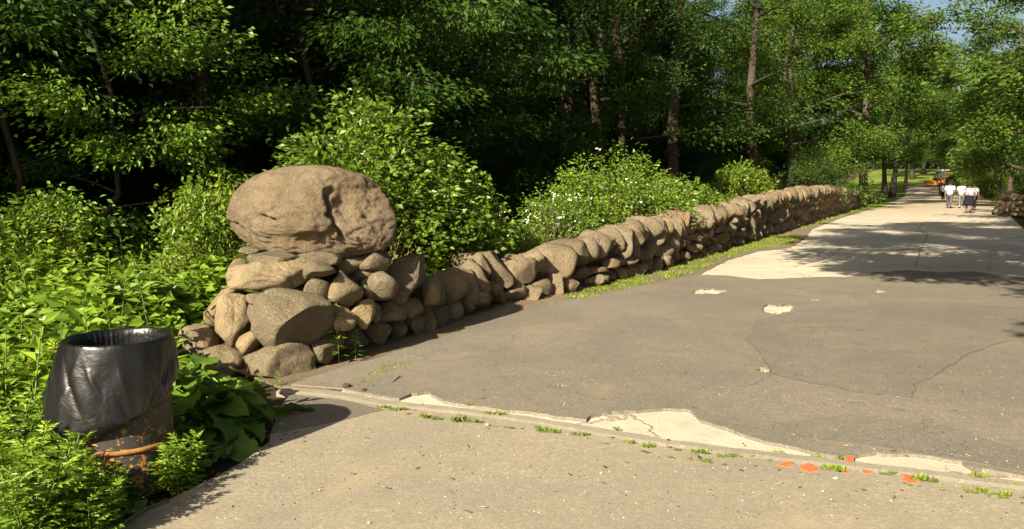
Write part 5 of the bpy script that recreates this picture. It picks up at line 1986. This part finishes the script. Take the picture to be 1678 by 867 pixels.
# loose grit and dark crumbs scattered over the path
rg = np.random.default_rng(91)
parts = []
V2, F2 = ICO[2]
V2, F2 = V2[:12], np.array([(0, 1, 2), (0, 2, 3), (0, 3, 4), (0, 4, 5), (0, 5, 1), (11, 2, 1), (11, 3, 2), (11, 4, 3), (11, 5, 4), (11, 1, 5)])
oct_v = np.array([(1, 0, 0), (0, 1, 0), (-1, 0, 0), (0, -1, 0), (0, 0, 1), (0, 0, -.3)], dtype=float)
oct_f = np.array([(0, 1, 4), (1, 2, 4), (2, 3, 4), (3, 0, 4), (1, 0, 5), (2, 1, 5), (3, 2, 5), (0, 3, 5)])
for kind, num, m, smin, smax in (('path_grit', 420, M_CHIP, 0.002, 0.006), ('path_crumbs', 420, M_DIRT, 0.003, 0.009)):
    parts = []
    while len(parts) < num:
        px, py = rg.uniform(250, 1678), rg.uniform(560, 866)
        g = gp(px, py)
        yk = np.interp(px, [470, 640, 860, 1100, 1400, 1678], [643, 667, 692, 733, 769, 803])
        if px < 470 and py < 800 - (px - 330) * 0.9:
            continue
        z = 0.047 if py > yk + 14 else (0.056 if py < yk - 20 and px > 760 else None)
        if z is None:
            continue
        s_ = rg.uniform(smin, smax)
        a = rg.uniform(0, 6.28)
        v = oct_v * np.array([s_, s_ * rg.uniform(.5, 1), s_ * .6])
        v = np.stack([v[:, 0] * math.cos(a) - v[:, 1] * math.sin(a), v[:, 0] * math.sin(a) + v[:, 1] * math.cos(a), v[:, 2]], 1)
        parts.append((v + np.array([g.x, g.y, z]), oct_f))
    tag(link(kind, np_mesh(kind, *join_arrays(parts)), m), 'loose grit scattered over the paving' if kind == 'path_grit' else 'dark crumbs scattered over the paving', 'grit', None, 'stuff')

# dry leaves and bits gathered along the wall foot, round the pier and at the edge of the weeds
rl = np.random.default_rng(44)
P = []
while len(P) < 520:
    q = rl.random()
    if q < 0.55:
        tt = rl.uniform(5.2, 20)
        g = tn(tt, nfront(max(tt, NF[0][0])) + abs(rl.normal()) * 0.22 + 0.03)
        z = 0.058
    elif q < 0.8:
        s_ = rl.random()
        a_, b_ = gp(205, 866), gp(450, 715)
        g = a_ + (b_ - a_) * s_ + Vector((rl.normal() * 0.12, rl.normal() * 0.12, 0))
        z = 0.05
    else:
        g = gp(rl.uniform(560, 1678), 0.0 + rl.uniform(600, 860))
        z = 0.06
    P.append((g.x, g.y, z))
P = np.array(P)
k = len(P)
L = rl.uniform(0.015, 0.05, k)
V, F = leaves(P, rl.normal(size=(k, 3)) * [1, 1, 0.12], rl.normal(size=(k, 3)) * 0.25 + [0, 0, 1], L, L * rl.uniform(0.25, 0.6, k), fold=0.2)
M_LITTER = NT('leaf_litter')
_a = M_LITTER.n('ShaderNodeAttribute', dict(attribute_name='tint')).outputs['Fac']
M_LITTER = M_LITTER.fin(M_LITTER.ramp(_a, [(0.1, (0.07, 0.045, 0.025)), (0.5, (0.16, 0.095, 0.045)), (0.85, (0.30, 0.20, 0.09)), (1.0, (0.42, 0.32, 0.18))]), 0.85, None, 0.2)
tag(link('leaf_litter', np_mesh('leaf_litter', V, F, np.repeat(rl.random(k), 2)), M_LITTER), 'brown dry leaf litter along the wall foot and the edge of the weeds', 'leaf litter', None, 'stuff')
